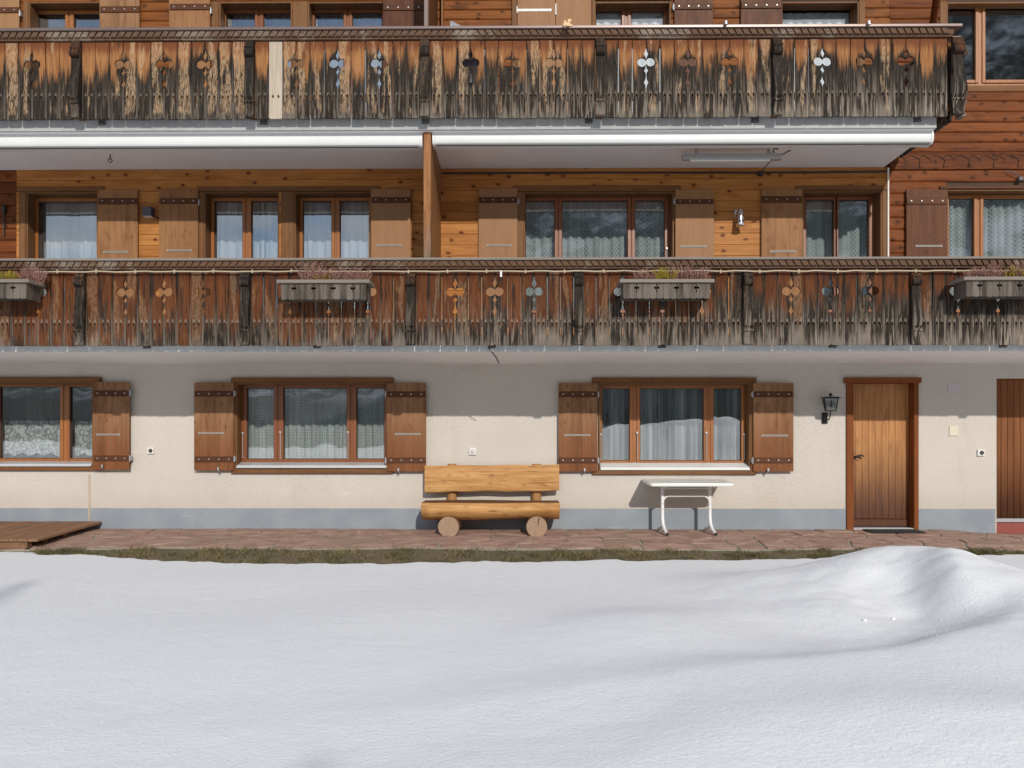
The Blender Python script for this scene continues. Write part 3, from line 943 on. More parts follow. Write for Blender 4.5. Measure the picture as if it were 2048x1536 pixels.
WINS = {}
WINS['g1'] = window('g1', [(-130, -20), (0, 121), (140, 186)], 773, 917, lintel=(-160, 200, 754, 766), sill=(0, 190, 922, 932), bottom=(-160, 203, 931, 941), handles=((121, 862, 915),))
WINS['g2'] = window('g2', [(494, 548), (567, 694), (713, 769)], 776, 918, lintel=(462, 786, 755, 767), jamb_l=(462, 473), sill=(486, 772, 924, 935), bottom=(462, 786, 937, 947), mat='frame_red', handles=((487, 866, 916), (562, 864, 917), (697, 864, 917)))
WINS['g3'] = window('g3', [(1204, 1259), (1280, 1407), (1427, 1482)], 777, 921, lintel=(1185, 1513, 755, 767), jamb_r=(1500, 1512), sill=(1198, 1490, 925, 939), bottom=(1185, 1513, 940, 949), handles=((1201, 868, 920), (1274, 865, 918), (1412, 865, 918), (1488, 868, 918)))
WINS['f1'] = window('f1', [(77, 194)], 401, 620, lintel=(33, 207, 373, 384), jamb_l=(38, 56), rec=0.15)
WINS['f2'] = window('f2', [(429, 485), (503, 559)], 401, 620, lintel=(393, 760, 372, 384), jamb_l=(397, 410), rec=0.15)
WINS['f3'] = window('f3', [(606, 663), (680, 738)], 401, 620, jamb_l=(562, 590), rec=0.15)
WINS['f4'] = window('f4', [(1051, 1109), (1124, 1255), (1270, 1329)], 402, 620, lintel=(1027, 1362, 371, 384), jamb_l=(1035, 1047), jamb_r=(1347, 1352), mat='frame_red', rec=0.15, handles=((1045, 498, 560), (1333, 498, 560)))
WINS['f5'] = window('f5', [(1612, 1667), (1676, 1737)], 402, 620, lintel=(1592, 1775, 371, 382), jamb_r=(1762, 1775), mat='frame_red', rec=0.15)
WINS['f6'] = window('f6', [(1897, 1947), (1966, 2080), (2100, 2200)], 400, 620, lintel=(1880, 2240, 371, 379), trim='strap', rec=0.13)
WINS['t1'] = window('t1', [(76, 131), (148, 200)], 24, 225, jamb_l=(47, 60), mat='frame', rec=0.15)
WINS['t2'] = window('t2', [(453, 510), (527, 584)], 24, 225, jamb_l=(423, 440), mat='frame_red', rec=0.15)
WINS['t3'] = window('t3', [(630, 687), (705, 764)], 24, 225, jamb_l=(586, 617), mat='frame_red', rec=0.15)
WINS['t4'] = window('t4', [(1192, 1243), (1262, 1327)], 23, 225, mat='frame_red', rec=0.15)
WINS['t5'] = window('t5', [(1565, 1701)], 22, 225, jamb_r=(1716, 1730), mat='frame_red', rec=0.15)
WINS['t6'] = window('t6', [(1893, 1950), (1970, 2100), (2120, 2230)], 14, 164, jamb_l=(1880, 1892), bottom=(1885, 2260, 171, 183), mat='frame', rec=0.1)


# ------------------------------------------------------------------ shutters
def shutter(x0, x1, y0, y1, straps, grip=None, hinge='L', latch=None, mat='shutter', boards=3, hinge_ys=(), label=None):
    d = 0.085
    r = wrect(x0, x1, y0, y1, d)
    sh = empty('shutter', ((r.x0 + r.x1) / 2, -d, r.z0), chalet)
    if label: sh['label'] = label
    cuts = [r.x0]
    for i in range(1, boards):
        cuts.append(r.x0 + (r.x1 - r.x0) * (i / boards + random.uniform(-0.05, 0.05)))
    cuts.append(r.x1)
    for i in range(boards):
        MB().box(cuts[i] + 0.0001, cuts[i + 1] - 0.0001, -d + random.uniform(0, 0.0008), -d + 0.028, r.z0, r.z1, c=0.0008).build('board', M[mat], sh)
    for sy0, sy1 in straps:
        s = wrect(x0 + 1, x1 - 1, sy0, sy1, d + 0.015)
        smb = MB().box(s.x0, s.x1, -d - 0.015, -d - 0.001, s.z0, s.z1, c=0.004)
        for k in range(4):
            cx = s.x0 + (s.x1 - s.x0) * (0.11 + 0.26 * k)
            smb.lathe([(0.0095, -0.0035), (0.0095, 0.0), (0.004, 0.001)][::-1], (cx, -d - 0.0155, (s.z0 + s.z1) / 2), 'Y', 8, 1)
        smb.build('batten', [M['strap'], M['steel']], sh)
    if grip:
        g = wrect(grip[0], grip[1], grip[2] - 1.8, grip[2] + 1.8, d)
        gm = MB()
        gm.box(g.x0, g.x1, -d - 0.008, -d - 0.001, g.z1 - 0.007, g.z1, mi=0)
        gm.box(g.x0, g.x1, -d - 0.008, -d - 0.001, g.z0, g.z0 + 0.007, mi=0)
        gm.box(g.x0, g.x0 + 0.014, -d - 0.0085, -d - 0.001, g.z0 - 0.003, g.z1 + 0.003, mi=0)
        gm.box(g.x1 - 0.014, g.x1, -d - 0.0085, -d - 0.001, g.z0 - 0.003, g.z1 + 0.003, mi=0)
        gm.box(g.x0 + 0.014, g.x1 - 0.014, -d - 0.003, -d - 0.001, g.z0 + 0.007, g.z1 - 0.007, mi=1)
        gm.build('grip', [M['grip'], M['grip_in']], sh)
    for hy in hinge_ys:
        X = r.x0 - 0.012 if hinge == 'L' else r.x1 + 0.012
        z = PZ(hy, d)
        hm = MB()
        hm.box(X - 0.014, X + 0.014, -d - 0.004, -0.03, z - 0.03, z + 0.03, c=0.004)
        hm.tube([(X, -d - 0.008, z - 0.045), (X, -d - 0.008, z + 0.045)], 0.008, 8)
        hm.build('hinge', M['steel'], sh)
    if latch:
        X, z = PX(latch[0], 0.11), PZ(latch[1], 0.11)
        lm = MB()
        lm.tube([(X, -0.02, z - 0.03), (X, -0.12, z - 0.02), (X + 0.004, -0.122, z + 0.035)], 0.007, 6)
        lm.box(X - 0.012, X + 0.012, -0.128, -0.116, z - 0.004, z + 0.04, c=0.003)
        lm.build('latch', M['steel'], sh)
    return sh


# ground floor
shutter(186, 258, 764, 940, [(781, 792), (911, 922)], (194, 241, 869), 'R', (205, 935), 'shutter_red', hinge_ys=(786, 917))
shutter(388, 467, 765, 941, [(782, 793), (913, 924)], (397, 449, 866), 'R', (437, 940), 'shutter_red', hinge_ys=(787, 918))
shutter(773, 852, 766, 943, [(783, 794), (915, 926)], (790, 841, 868), 'L', (797, 942), 'shutter_red', hinge_ys=(789, 921))
shutter(1117, 1195, 766, 943, [(783, 794), (915, 926)], (1129, 1180, 870), 'R', (1169, 942), 'shutter_red', hinge_ys=(789, 921))
shutter(1507, 1587, 766, 943, [(783, 794), (915, 926)], (1523, 1575, 871), 'L', (1536, 942), 'shutter_red', hinge_ys=(789, 921))
# first floor
YB = 640
shutter(195, 275, 379, YB, [(396, 408)], (207, 257, 504), 'L')
shutter(318, 396, 378, YB, [(396, 407)], (334, 384, 501), 'R', hinge_ys=(404,))
shutter(742, 821, 378, YB, [(394, 405)], (754, 804, 491), 'L', mat='shutter_plain')
shutter(957, 1035, 377, YB, [(394, 405)], (973, 1023, 491), 'R', mat='shutter_plain', hinge_ys=(403,))
shutter(1351, 1428, 379, YB, [(398, 407)], (1361, 1413, 493), 'L', mat='shutter_plain', hinge_ys=(404,))
shutter(1523, 1605, 378, YB, [(392, 405)], (1540, 1592, 503), 'R')
shutter(1813, 1895, 379, YB, [(395, 408)], (1831, 1884, 492), 'R', mat='shutter_dark', label='dark red brown shutter')
# second floor
YC = 240
shutter(-40, 38, -40, YC, [(14, 25)], None, 'R', mat='shutter_plain', hinge_ys=(22,))
shutter(199, 279, -40, YC, [(12, 24)], None, 'L', mat='shutter_red')
shutter(338, 420, -40, YC, [(7, 19)], None, 'R', mat='shutter', hinge_ys=(19,))
shutter(766, 847, -40, YC, [(9, 20)], None, 'L', mat='shutter_dark')
shutter(1349, 1426, -40, YC, [(6, 18)], None, 'L', mat='shutter_dark', hinge_ys=(16,))
shutter(1482, 1564, -40, YC, [(4, 16)], None, 'R', mat='shutter_dark')
# the folded pair of plain leaves
fs = empty('folding_shutter', (PX(1110, 0.07), -0.07, Z_S2T), chalet)
fs['label'] = 'pale folding shutter with a white strap hinge'
for a, b in ((1035, 1111), (1112, 1183)):
    MB().box(PX(a, 0.07, 30), PX(b, 0.07, 30), -0.07, -0.042, Z_S2T + 0.1, 7.6, c=0.003).build('leaf', M['shutter_plain'], fs)
MB().box(PX(1024, 0.06, 30), PX(1034, 0.06, 30), -0.075, -0.03, Z_S2T + 0.05, 7.6, c=0.004).build('jamb', M['trim_v'], fs)
MB().box(PX(1184, 0.06, 30), PX(1190, 0.06, 30), -0.065, -0.03, Z_S2T + 0.05, 7.6, c=0.004).build('jamb', M['trim_v'], fs)
sm = MB()
r = wrect(1034, 1103, 17.5, 22.5, 0.075)
sm.box(r.x0, r.x1, -0.076, -0.071, r.z0, r.z1)
sm.tube([(r.x0, -0.082, r.z0 - 0.03), (r.x0, -0.082, r.z1 + 0.03)], 0.009, 8)
for k in range(4):
    sm.lathe([(0.004, -0.003), (0.008, 0.0)], (r.x0 + (r.x1 - r.x0) * (0.1 + 0.27 * k), -0.0765, (r.z0 + r.z1) / 2), 'Y', 8, 1)
sm.build('strap_hinge', [M['white_plastic'], M['steel']], fs)
r = wrect(1109.5, 1113.5, 8, 30, 0.075)
MB().tube([((r.x0 + r.x1) / 2, -0.077, r.z0), ((r.x0 + r.x1) / 2, -0.077, r.z1)], 0.011, 8).build('hinge', M['white_plastic'], fs)

# ------------------------------------------------------------------ doors
dr = empty('door', (DOOR1.x0, 0, 0), chalet)
dr['label'] = 'honey coloured board door with a black handle'
REC = 0.13
zt = PZ(768, -REC)
zb = PZ(1052, -REC)
bx0, bx1 = DOOR1.x0 + 0.01, DOOR1.x1 - 0.01
nb = 9
zrail = PZ(1037, -REC)
for i in range(nb):
    a, b = bx0 + (bx1 - bx0) * i / nb, bx0 + (bx1 - bx0) * (i + 1) / nb
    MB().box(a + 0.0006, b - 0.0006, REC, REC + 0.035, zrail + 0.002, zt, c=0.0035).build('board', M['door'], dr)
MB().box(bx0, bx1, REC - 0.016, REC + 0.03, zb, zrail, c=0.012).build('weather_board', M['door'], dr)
df = MB()
jl = PX(1693, 0.02, 900)
jr = PX(1837, 0.02, 900)
zl = PZ(766, 0.03)
df.box(jl, DOOR1.x0 + 0.012, -0.03, REC + 0.04, -0.04, zl, c=0.005)
df.box(DOOR1.x1 - 0.012, jr, -0.03, REC + 0.04, -0.04, zl, c=0.005)
df.box(jl + 0.03, jr - 0.03, -0.024, REC + 0.04, zt, zl + 0.001, c=0.005)
df.build('door_frame', M['door_frame'], dr)
r = wrect(1690, 1843, 755, 766, 0.05)
MB().prism([(0.0, r.z0), (-0.035, r.z0), (-0.055, r.z0 + 0.03), (-0.06, r.z1), (0.0, r.z1)], 'X', r.x0, r.x1).build('lintel', M['door_frame'], dr)
MB().box(DOOR1.x0 - 0.002, DOOR1.x1 + 0.002, -0.02, REC + 0.1, -0.15, zb - 0.008, c=0.008).build('threshold', M['concrete_light'], dr)
MB().box(bx0 - 0.02, bx1 + 0.02, REC + 0.036, REC + 0.05, -0.1, zt + 0.03).build('door_backing', M['backing'], dr)
hm = MB()
hx, hz = PX(1707, -REC + 0.02, 915), PZ(916, -REC + 0.02)
pz = [(0.012, -0.135), (0.02, -0.12), (0.012, -0.09), (0.014, 0.0), (0.012, 0.06), (0.02, 0.085), (0.008, 0.10)]
hm.prism([(hx + w_, hz + h_) for w_, h_ in pz] + [(hx - w_, hz + h_) for w_, h_ in pz[::-1]], 'Y', REC - 0.006, REC - 0.0005)
hm.tube([(hx, REC, hz + 0.02), (hx, REC - 0.05, hz + 0.02), (hx + 0.02, REC - 0.058, hz + 0.022), (hx + 0.06, REC - 0.058, hz + 0.036), (hx + 0.10, REC - 0.056, hz + 0.04), (hx + 0.135, REC - 0.055, hz + 0.025)], [0.012, 0.011, 0.012, 0.013, 0.012, 0.008], 8)
hm.tube([(hx + 0.03, REC - 0.055, hz + 0.02), (hx + 0.075, REC - 0.056, hz - 0.012), (hx + 0.10, REC - 0.055, hz - 0.005)], [0.007, 0.006, 0.004], 6)
hm.build('handle', M['iron'], dr)

dr2 = empty('door', (DOOR2.x0, 0, 0), chalet)
dr2['label'] = 'dark brown board door above a red step'
z2b = PZ(1035, -0.06)
x0, x1 = DOOR2.x0 + 0.004, DOOR2.x1
nb = 9
for i in range(nb):
    a, b = x0 + (x1 - x0) * i / nb, x0 + (x1 - x0) * (i + 1) / nb
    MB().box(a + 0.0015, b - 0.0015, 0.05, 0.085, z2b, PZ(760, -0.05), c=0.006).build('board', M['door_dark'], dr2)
MB().box(DOOR2.x0, DOOR2.x1, 0.035, 0.1, PZ(761, -0.04), DOOR2.z1, c=0.004).build('head_rail', M['door_frame'], dr2)
MB().box(DOOR2.x0, DOOR2.x1, 0.03, 0.12, PZ(1044, -0.03), z2b - 0.003, c=0.008).build('threshold', M['steel'], dr2)
MB().box(DOOR2.x0, DOOR2.x1, 0.012, 0.12, -0.25, PZ(1044, -0.03) - 0.003, c=0.006).build('step', M['red_step'], dr2)
MB().box(DOOR2.x0 + 0.002, DOOR2.x1 - 0.002, 0.12, 0.14, -0.25, DOOR2.z1).build('door_backing', M['backing'], dr2)


# ------------------------------------------------------------------ balconies
def cut_pts(L, k):
    """carved half trefoil: (z, depth) going upward; k scales plank design of 0.918 m"""
    p = []
    for z0, zm, z1, dp in ((0.345, 0.415, 0.495, 0.026), (0.510, 0.555, 0.612, 0.024)):
        p += [(z0, 0.0015), (z0 + (zm - z0) * 0.55, dp * 0.32), (zm - 0.006, dp * 0.9), (zm, dp), (zm + 0.008, dp * 0.9), (zm + (z1 - zm) * 0.5, dp * 0.30), (z1, 0.0015)]
    rr, cd, zc = 0.054, 0.049, 0.655
    a0 = math.acos(cd / rr)
    n = 18
    for i in range(n + 1):
        a = a0 + (2 * math.pi - 2 * a0) * i / n
        p.append((zc - rr * math.sin(a), cd - rr * math.cos(a)))
    for z0, zm, z1, dp in ((0.705, 0.755, 0.835, 0.025),):
        p += [(z0, 0.002), (zm - 0.012, dp * 0.75), (zm, dp), (zm + 0.014, dp * 0.78), (zm + (z1 - zm) * 0.5, dp * 0.28), (z1, 0.001)]
    return [(z * k, d) for z, d in p]


def plank_mesh(name, w, L, mat, cl=False, cr=False, seed=0, th=0.022):
    rd = random.Random(seed)
    k = L / 0.918
    h = w / 2
    j = lambda s: rd.uniform(-s, s)
    c = 0.017
    out = [(-h + c * 1.1, 0), (h - c * 1.1, 0), (h - c * 0.35, c * 0.3), (h, c)]
    right = cut_pts(L, k) if cr else [(L * q, 0.001 + abs(j(0.0016))) for q in (0.2, 0.4, 0.6, 0.8)]
    out += [(h - d, z) for z, d in right]
    out += [(h - abs(j(0.0015)), L), (-h + abs(j(0.0015)), L)]
    left = cut_pts(L, k) if cl else [(L * q, 0.001 + abs(j(0.0016))) for q in (0.2, 0.4, 0.6, 0.8)]
    out += [(-h + d, z) for z, d in left[::-1]]
    out += [(-h, c), (-h + c * 0.35, c * 0.3)]
    holes = []
    for s in (-1, 1):
        cx, cz, r_ = s * (h - 0.047), 0.262 * k, 0.0145
        pts = [(cx + r_ * math.cos(a), cz + r_ * math.sin(a)) for a in [math.pi * (0.25 - 0.25 * q) - math.pi * 0.0 for q in range(0, 7)]]
        pts.append((cx, cz + r_ * 2.3))
        holes.append(pts)
    bm = bmesh.new()
    loops = []
    for pts in [out] + holes:
        vs = [bm.verts.new((x, 0, z)) for x, z in pts]
        es = [bm.edges.new((vs[i], vs[(i + 1) % len(vs)])) for i in range(len(vs))]
        loops.append((vs, es))
    alle = [e for _, es in loops for e in es]
    bmesh.ops.triangle_fill(bm, use_beauty=True, use_dissolve=False, edges=alle)
    front = list(bm.faces)
    ret = bmesh.ops.duplicate(bm, geom=list(bm.verts) + list(bm.edges) + front)
    vmap = ret['vert_map']
    for vs, _ in loops:
        for i in range(len(vs)):
            a, b = vs[i], vs[(i + 1) % len(vs)]
            bm.faces.new((a, b, vmap[b], vmap[a]))
    for vs, _ in loops:
        pass
    for v in [g for g in ret['geom'] if isinstance(g, bmesh.types.BMVert)]:
        v.co.y += th
    bmesh.ops.recalc_face_normals(bm, faces=bm.faces)
    me = bpy.data.meshes.new(name)
    bm.to_mesh(me)
    bm.free()
    me.materials.append(mat)
    return me


def bracket_mesh(w, L, mat):
    """console post, profile in (y, z) extruded across"""
    k = L / 0.906
    pr = [(0.0, 0.0), (-0.062, 0.0), (-0.070, 0.012), (-0.052, 0.05), (-0.05, 0.09), (-0.066, 0.155), (-0.084, 0.163), (-0.084, 0.186), (-0.048, 0.190), (-0.050, 0.205),
          (-0.078, 0.232), (-0.090, 0.27), (-0.092, 0.316), (-0.084, 0.38), (-0.068, 0.46), (-0.052, 0.56), (-0.045, 0.66), (-0.045, 0.705), (-0.075, 0.712), (-0.092, 0.728),
          (-0.096, 0.75), (-0.090, 0.775), (-0.072, 0.79), (-0.072, 0.80), (-0.082, 0.808), (-0.082, 0.826), (-0.045, 0.832), (-0.042, 0.906), (0.0, 0.906)]
    mb = MB().prism([(y, z * k) for y, z in pr], 'X', -w / 2, w / 2)
    return mb.mesh('bracket', mat)


def moulding(x0, x1, ztop, zbot, yf, pitch, slant, parent):
    """sloping board with a row of carved slanting blocks and a dentil line"""
    mb = MB()
    H = ztop - zbot
    yt, yb = yf - 0.012, yf + 0.028
    ybk = yf + 0.12
    mb.prism([(ybk, zbot), (yb, zbot), (yb, zbot + H * 0.2), (yb - 0.012, zbot + H * 0.26), (yt + 0.014, ztop - 0.006), (yt + 0.014, ztop), (ybk, ztop)], 'X', x0, x1)
    def on(s, lift):
        # point on slope, s 0 bottom .. 1 top
        z = zbot + H * (0.30 + 0.62 * s)
        y = (yb - 0.014) + ((yt + 0.014) - (yb - 0.014)) * s
        return y - lift, z
    x = x0
    rd = random.Random(3)
    while x < x1 - pitch:
        xm = x
        g = pitch * 0.26
        sl = slant(xm) * pitch
        lift = 0.018 + rd.uniform(-0.002, 0.002)
        pts = []
        for s, sh in ((0.0, 0.0), (1.0, 1.0)):
            for lf in (lift, -0.002):
                y, z = on(s, lf)
                for xe in (x, x + pitch - g):
                    pts.append((xe + sl * sh + rd.uniform(-0.002, 0.002), y, z))
        # pts: s0 lift(x,x'), s0 low, s1 lift, s1 low
        f = [(0, 1, 5, 4), (0, 2, 3, 1), (4, 5, 7, 6), (0, 4, 6, 2), (1, 3, 7, 5)]
        mb.add(pts, f)
        mb.box(x + 0.01, x + pitch * 0.62, yb - 0.012, yb + 0.002, zbot + H * 0.17, zbot + H * 0.27, c=0.003)
        x += pitch
    return mb.build('carved_moulding', M['moulding'], parent)


def balcony(face, slab_x0, slab_x1, zb, zt, d_slab, d_pl, ytop, ybot, pnl, brackets, pitch_px, x_first, x_last, mat, cap_y, cap_d, cap_mat, mould_y, slant, label, new_board=None):
    """brackets: photo x centres; planks fill between them, 12 to a panel"""
    sl = MB()
    sl.box(slab_x0, slab_x1, -d_slab, -0.002, zb + 0.004, zt, c=0.0, mi=0)
    sl.box(slab_x0 + 0.001, slab_x1 - 0.001, -d_slab + 0.03, -0.001, zb, zb + 0.003, mi=1)
    b = sl.build('balcony', [face, M['soffit']], chalet)
    b['label'] = label
    zp0, zp1 = PZ(ybot, d_pl), PZ(ytop, d_pl)
    L = zp1 - zp0
    bw = 0.105
    bc = [PX(x, d_pl, (ytop + ybot) / 2) for x in brackets]
    br = bracket_mesh(bw, L, M['bracket'])
    meshes = {}
    panels = []
    for i in range(len(bc) - 1):
        panels.append((bc[i] + bw * 0.52, bc[i + 1] - bw * 0.52))
    for x in bc[pnl[0]:pnl[1]]:
        link('bracket', br, b, (x, -d_pl + 0.0, zp0))
    pw = None
    for (a, c) in panels:
        n = 12
        w = (c - a) / n
        if pw is None: pw = w
        for i in range(n):
            x = a + w * (i + 0.5)
            if x < slab_x0 - 0.6 or x > x_last: continue
            cr, cl = i in (2, 5, 8), i in (3, 6, 9)
            sd = random.randrange(5)
            key = (cl, cr, sd)
            if key not in meshes:
                meshes[key] = plank_mesh('plank', pw - 0.0066, L, mat[(cl, cr)], cl, cr, sd)
            o = link('plank', meshes[key], b, (x + random.uniform(-0.0026, 0.0026), -d_pl + random.uniform(0, 0.004), zp0 + random.uniform(-0.004, 0.004)))
            o.rotation_euler = (0, random.uniform(-0.0025, 0.0025), 0)
            if new_board is not None and abs(x - new_board) < w * 0.5:
                m2 = meshes[key].copy()
                m2.materials.clear()
                m2.materials.append(M['new_plank'])
                o.data = m2
                o['label'] = 'pale new plank'
    xr0, xr1 = max(bc[0], slab_x0 - 0.3), x_last
    # rails that carry the planks
    rl = MB()
    for zz, hh in ((zp0 + 0.225, 0.085), (zp1 - 0.07, 0.07)):
        rl.box(xr0, xr1 - 0.01, -d_pl + 0.032, -d_pl + 0.075, zz, zz + hh)
    for x in bc:
        if xr0 <= x <= xr1: rl.box(x - 0.04, x + 0.04, -d_pl + 0.076, -d_pl + 0.12, zp0 + 0.03, zp1)
    rl.build('support_rail', M['rail_under'], b)
    # hand rail
    zc1, zc0 = PZ(cap_y[0], cap_d), PZ(cap_y[1], cap_d)
    MB().box(xr0 - 0.02, xr1 + 0.12, -cap_d, -cap_d + 0.30, zc0, zc1, c=0.006).build('handrail', cap_mat, b)
    moulding(xr0, xr1 + 0.04, zc0 - 0.002, PZ(mould_y, d_pl), -cap_d + 0.035, 0.0875, slant, b)
    return b, zp0, zp1, L


def plank_mats(*a, **k):
    return {(False, False): weathered(*a, **k), (True, False): weathered(*a, cuts=(-1,), **k), (False, True): weathered(*a, cuts=(1,), **k)}


PLANK_UP = plank_mats('upper_plank', 0.165, 0.918, 0.755, 0.006, (0.44, 0.22, 0.088), (0.205, 0.078, 0.027), (0.16, 0.056, 0.023), 0.02, 0.02, tan=0.8, rand_thr=0.36)
PLANK_LOW = plank_mats('lower_plank', 0.153, 0.893, 0.40, 0.06, (0.195, 0.068, 0.023), (0.055, 0.018, 0.0075), (0.078, 0.022, 0.009), 0.022, 0.10, tan=0.28, rand_thr=0.42, patch=0.92, zcut=0.637)
M['new_plank'] = wood('new_plank', (0.50, 0.42, 0.33), (0.33, 0.265, 0.20), 'Z', 1.0, rough=0.7, var=0.02, grain=0.6)
M['bracket'] = weathered('bracket_wood', 0.30, 0.918, 1.05, 0.0, (0.24, 0.09, 0.03), (0.13, 0.045, 0.016), (0.05, 0.026, 0.015), 0.0, 0.10, tan=0.15, rand_thr=0.5)

up_br = [-191, 155, 501, 850, 1200, 1553, 1905]
UPD = 1.53
LOD = 1.72
up, UZ0, UZ1, UL = balcony(M['concrete'], WX0, PX(1873, 1.405, 250), Z_S2B, Z_S2T, 1.405, UPD, 81, 235.5, (0, 6), up_br, 27.6, -191, PX(1897, UPD), PLANK_UP, (50.5, 56.5), 1.62, M['rail_metal'], 79,
                    lambda x: 0.42 if x < -0.6 else -0.42, 'upper balcony with heavily weathered carved planks', new_board=PX(549, UPD))
lo_br = [-169, 163, 492, 822, 1157, 1494, 1829, 2166]
lo, LZ0, LZ1, LL = balcony(M['concrete_low'], WX0, WX1, Z_S1B, Z_S1T, 1.59, LOD, 540, 691, (0, 8), lo_br, 26.0, -169, PX(2150, LOD), PLANK_LOW, (514.5, 519.5), 1.81, M['grey_rail'], 538,
                    lambda x: 0.42 if x < -0.9 else -0.42, 'lower balcony with brown carved planks')

# upper balcony: end post, end moulding return and planks of the right hand return
link('bracket', bracket_mesh(0.125, UL, M['bracket']), up, (PX(1912, UPD), -UPD, UZ0))
eb = bracket_mesh(0.11, UL, M['bracket'])
e = link('bracket', eb, up, (PX(1912, UPD) + 0.055, -UPD + 0.06, UZ0))
e.rotation_euler = (0, 0, R(90))
xe = PX(1912, UPD) + 0.04
wr = 0.16
mesh_r = plank_mesh('plank', wr - 0.006, UL, PLANK_UP[(False, False)], False, False, 3)
k = 0
yy = -UPD + 0.16
while yy < -0.12:
    o = link('plank', mesh_r, up, (xe, yy + wr / 2, UZ0))
    o.rotation_euler = (0, 0, R(90))
    yy += wr
zc1, zc0 = PZ(50.5, 1.62), PZ(56.5, 1.62)
MB().box(xe - 0.16, xe + 0.14, -1.62 + 0.302, -0.05, zc0, zc1).build('handrail', M['rail_metal'], up)
MB().box(xe - 0.08, xe - 0.04, -UPD + 0.1, -0.05, UZ1 - 0.07, UZ1).box(xe - 0.08, xe - 0.04, -UPD + 0.1, -0.05, UZ0 + 0.13, UZ0 + 0.2).build('support_rail', M['rail_under'], up)

# small steel feet that hold the railings to the slab edge
for xs, zt_, dsl, y0, par in (([200, 525, 850, 1178, 1512, 1838], Z_S2T, 1.405, 243, up), ([290, 632, 983, 1325, 1668, 2010], Z_S1T, 1.59, 694, lo)):
    for x in xs:
        X, z = PX(x, dsl + 0.05, y0), PZ(y0, dsl + 0.05)
        fm = MB()
        fm.box(X - 0.045, X + 0.045, -dsl - 0.010, -dsl - 0.001, z - 0.01, z + 0.06, c=0.003)
        fm.tube([(X - 0.03, -dsl - 0.018, z + 0.01), (X + 0.05, -dsl - 0.018, z + 0.01)], 0.007, 6)
        fm.box(X - 0.02, X + 0.05, -dsl - 0.08, -dsl - 0.012, z + 0.045, z + 0.058)
        fm.build('rail_foot', M['foot'], par)

# partitions between the balcony bays
dv = empty('partition', (PX(857, 1.2), -1.3, Z_S1T), chalet)
dv['label'] = 'wooden partition between the two first floor balcony bays'
X0, X1 = PX(847, 1.33, 400), PX(862, 1.33, 400)
MB().box(X0, X1, -1.34, -1.22, Z_S1T, PZ(254, 1.33), c=0.008).build('post', M['post_wood'], dv)
MB().box(X0 + 0.03, X1 - 0.005, -1.218, -0.04, Z_S1T, Z_S2B - 0.003).build('panel', M['divider'], dv)
dv2 = empty('partition', (PX(857, 1.2), -1.2, Z_S2T), chalet)
dv2['label'] = 'dark wooden partition on the upper balcony'
X0, X1 = PX(848, 1.2, 20), PX(857, 1.2, 20)
MB().box(X0, X1, -1.22, -1.12, Z_S2T, 7.9, c=0.006).build('post', M['rail_metal'], dv2)
MB().box(X0 + 0.01, X1 - 0.005, -1.118, -0.05, Z_S2T, 7.9).build('panel', M['divider_dark'], dv2)
MB().box(PX(883, 0.2, 20), PX(886, 0.2, 20), -0.22, -0.05, Z_S2T, 7.9).build('batten', M['divider'], dv2)
# strut and roof overhang on the far right of the second floor
stt = MB()
a, b_ = P(1866, 50, 0.05), P(1882, -60, 0.9)
stt.tube([a, b_], 0.05, 6)
stt.build('strut', M['old_red'], chalet)

MB().box(WX0 - 0.6, WX1 + 0.6, -0.9, 4.2, Z_TOP + 0.002, Z_TOP + 0.22).build('roof', M['backing'], chalet)
for xx in range(-9, 10, 2):
    MB().box(xx - 0.08, xx + 0.08, -0.8, -0.002, Z_TOP - 0.18, Z_TOP).build('rafter', M['old_brown'], chalet)

# ------------------------------------------------------------------ ground, path, grass, snow
def vnoise(x, y, seed=0):
    """smooth value noise, vectorised"""
    xi, yi = np.floor(x).astype(np.int64), np.floor(y).astype(np.int64)
    xf, yf = x - xi, y - yi
    u, v = xf * xf * xf * (xf * (xf * 6 - 15) + 10), yf * yf * yf * (yf * (yf * 6 - 15) + 10)
    def h(a, b):
        n = (a * 374761393 + b * 668265263 + seed * 974634777) & 0xffffffff
        n = ((n ^ (n >> 13)) * 1274126177) & 0xffffffff
        return ((n ^ (n >> 16)) & 0xffff) / 65535.0
    return (h(xi, yi) * (1 - u) + h(xi + 1, yi) * u) * (1 - v) + (h(xi, yi + 1) * (1 - u) + h(xi + 1, yi + 1) * u) * v - 0.5


def fbm(x, y, octs, seed=0, gain=0.5):
    s, a = 0, 1.0
    for k in range(octs):
        s = s + a * vnoise(x * 2 ** k + 17.3 * k, y * 2 ** k - 9.1 * k, seed + k)
        a *= gain
    return s


def sst(x, a, b):
    t = np.clip((x - a) / (b - a), 0, 1)
    return t * t * (3 - 2 * t)


def ground_z(x, d):
    x, d = np.asarray(x, float), np.asarray(d, float)
    z = -0.035 * np.minimum(np.maximum(d, 0), 2.0) ** 2 - 0.14 * np.maximum(d - 2.0, 0)
    z = np.maximum(z, -0.34)
    return z - 0.055 * sst(x, 5.6, 6.9)


EX = [PX(a, 2.2, 1110) for a in (-900, 0, 170, 330, 520, 760, 1000, 1250, 1500, 1700, 1850, 2048, 2600)]
ED = [1.55, 1.80, 2.02, 2.30, 2.46, 2.42, 2.30, 2.18, 2.12, 2.0, 1.9, 1.75, 1.7]


def edge_d(x):
    return np.interp(x, EX, ED) - 0.09


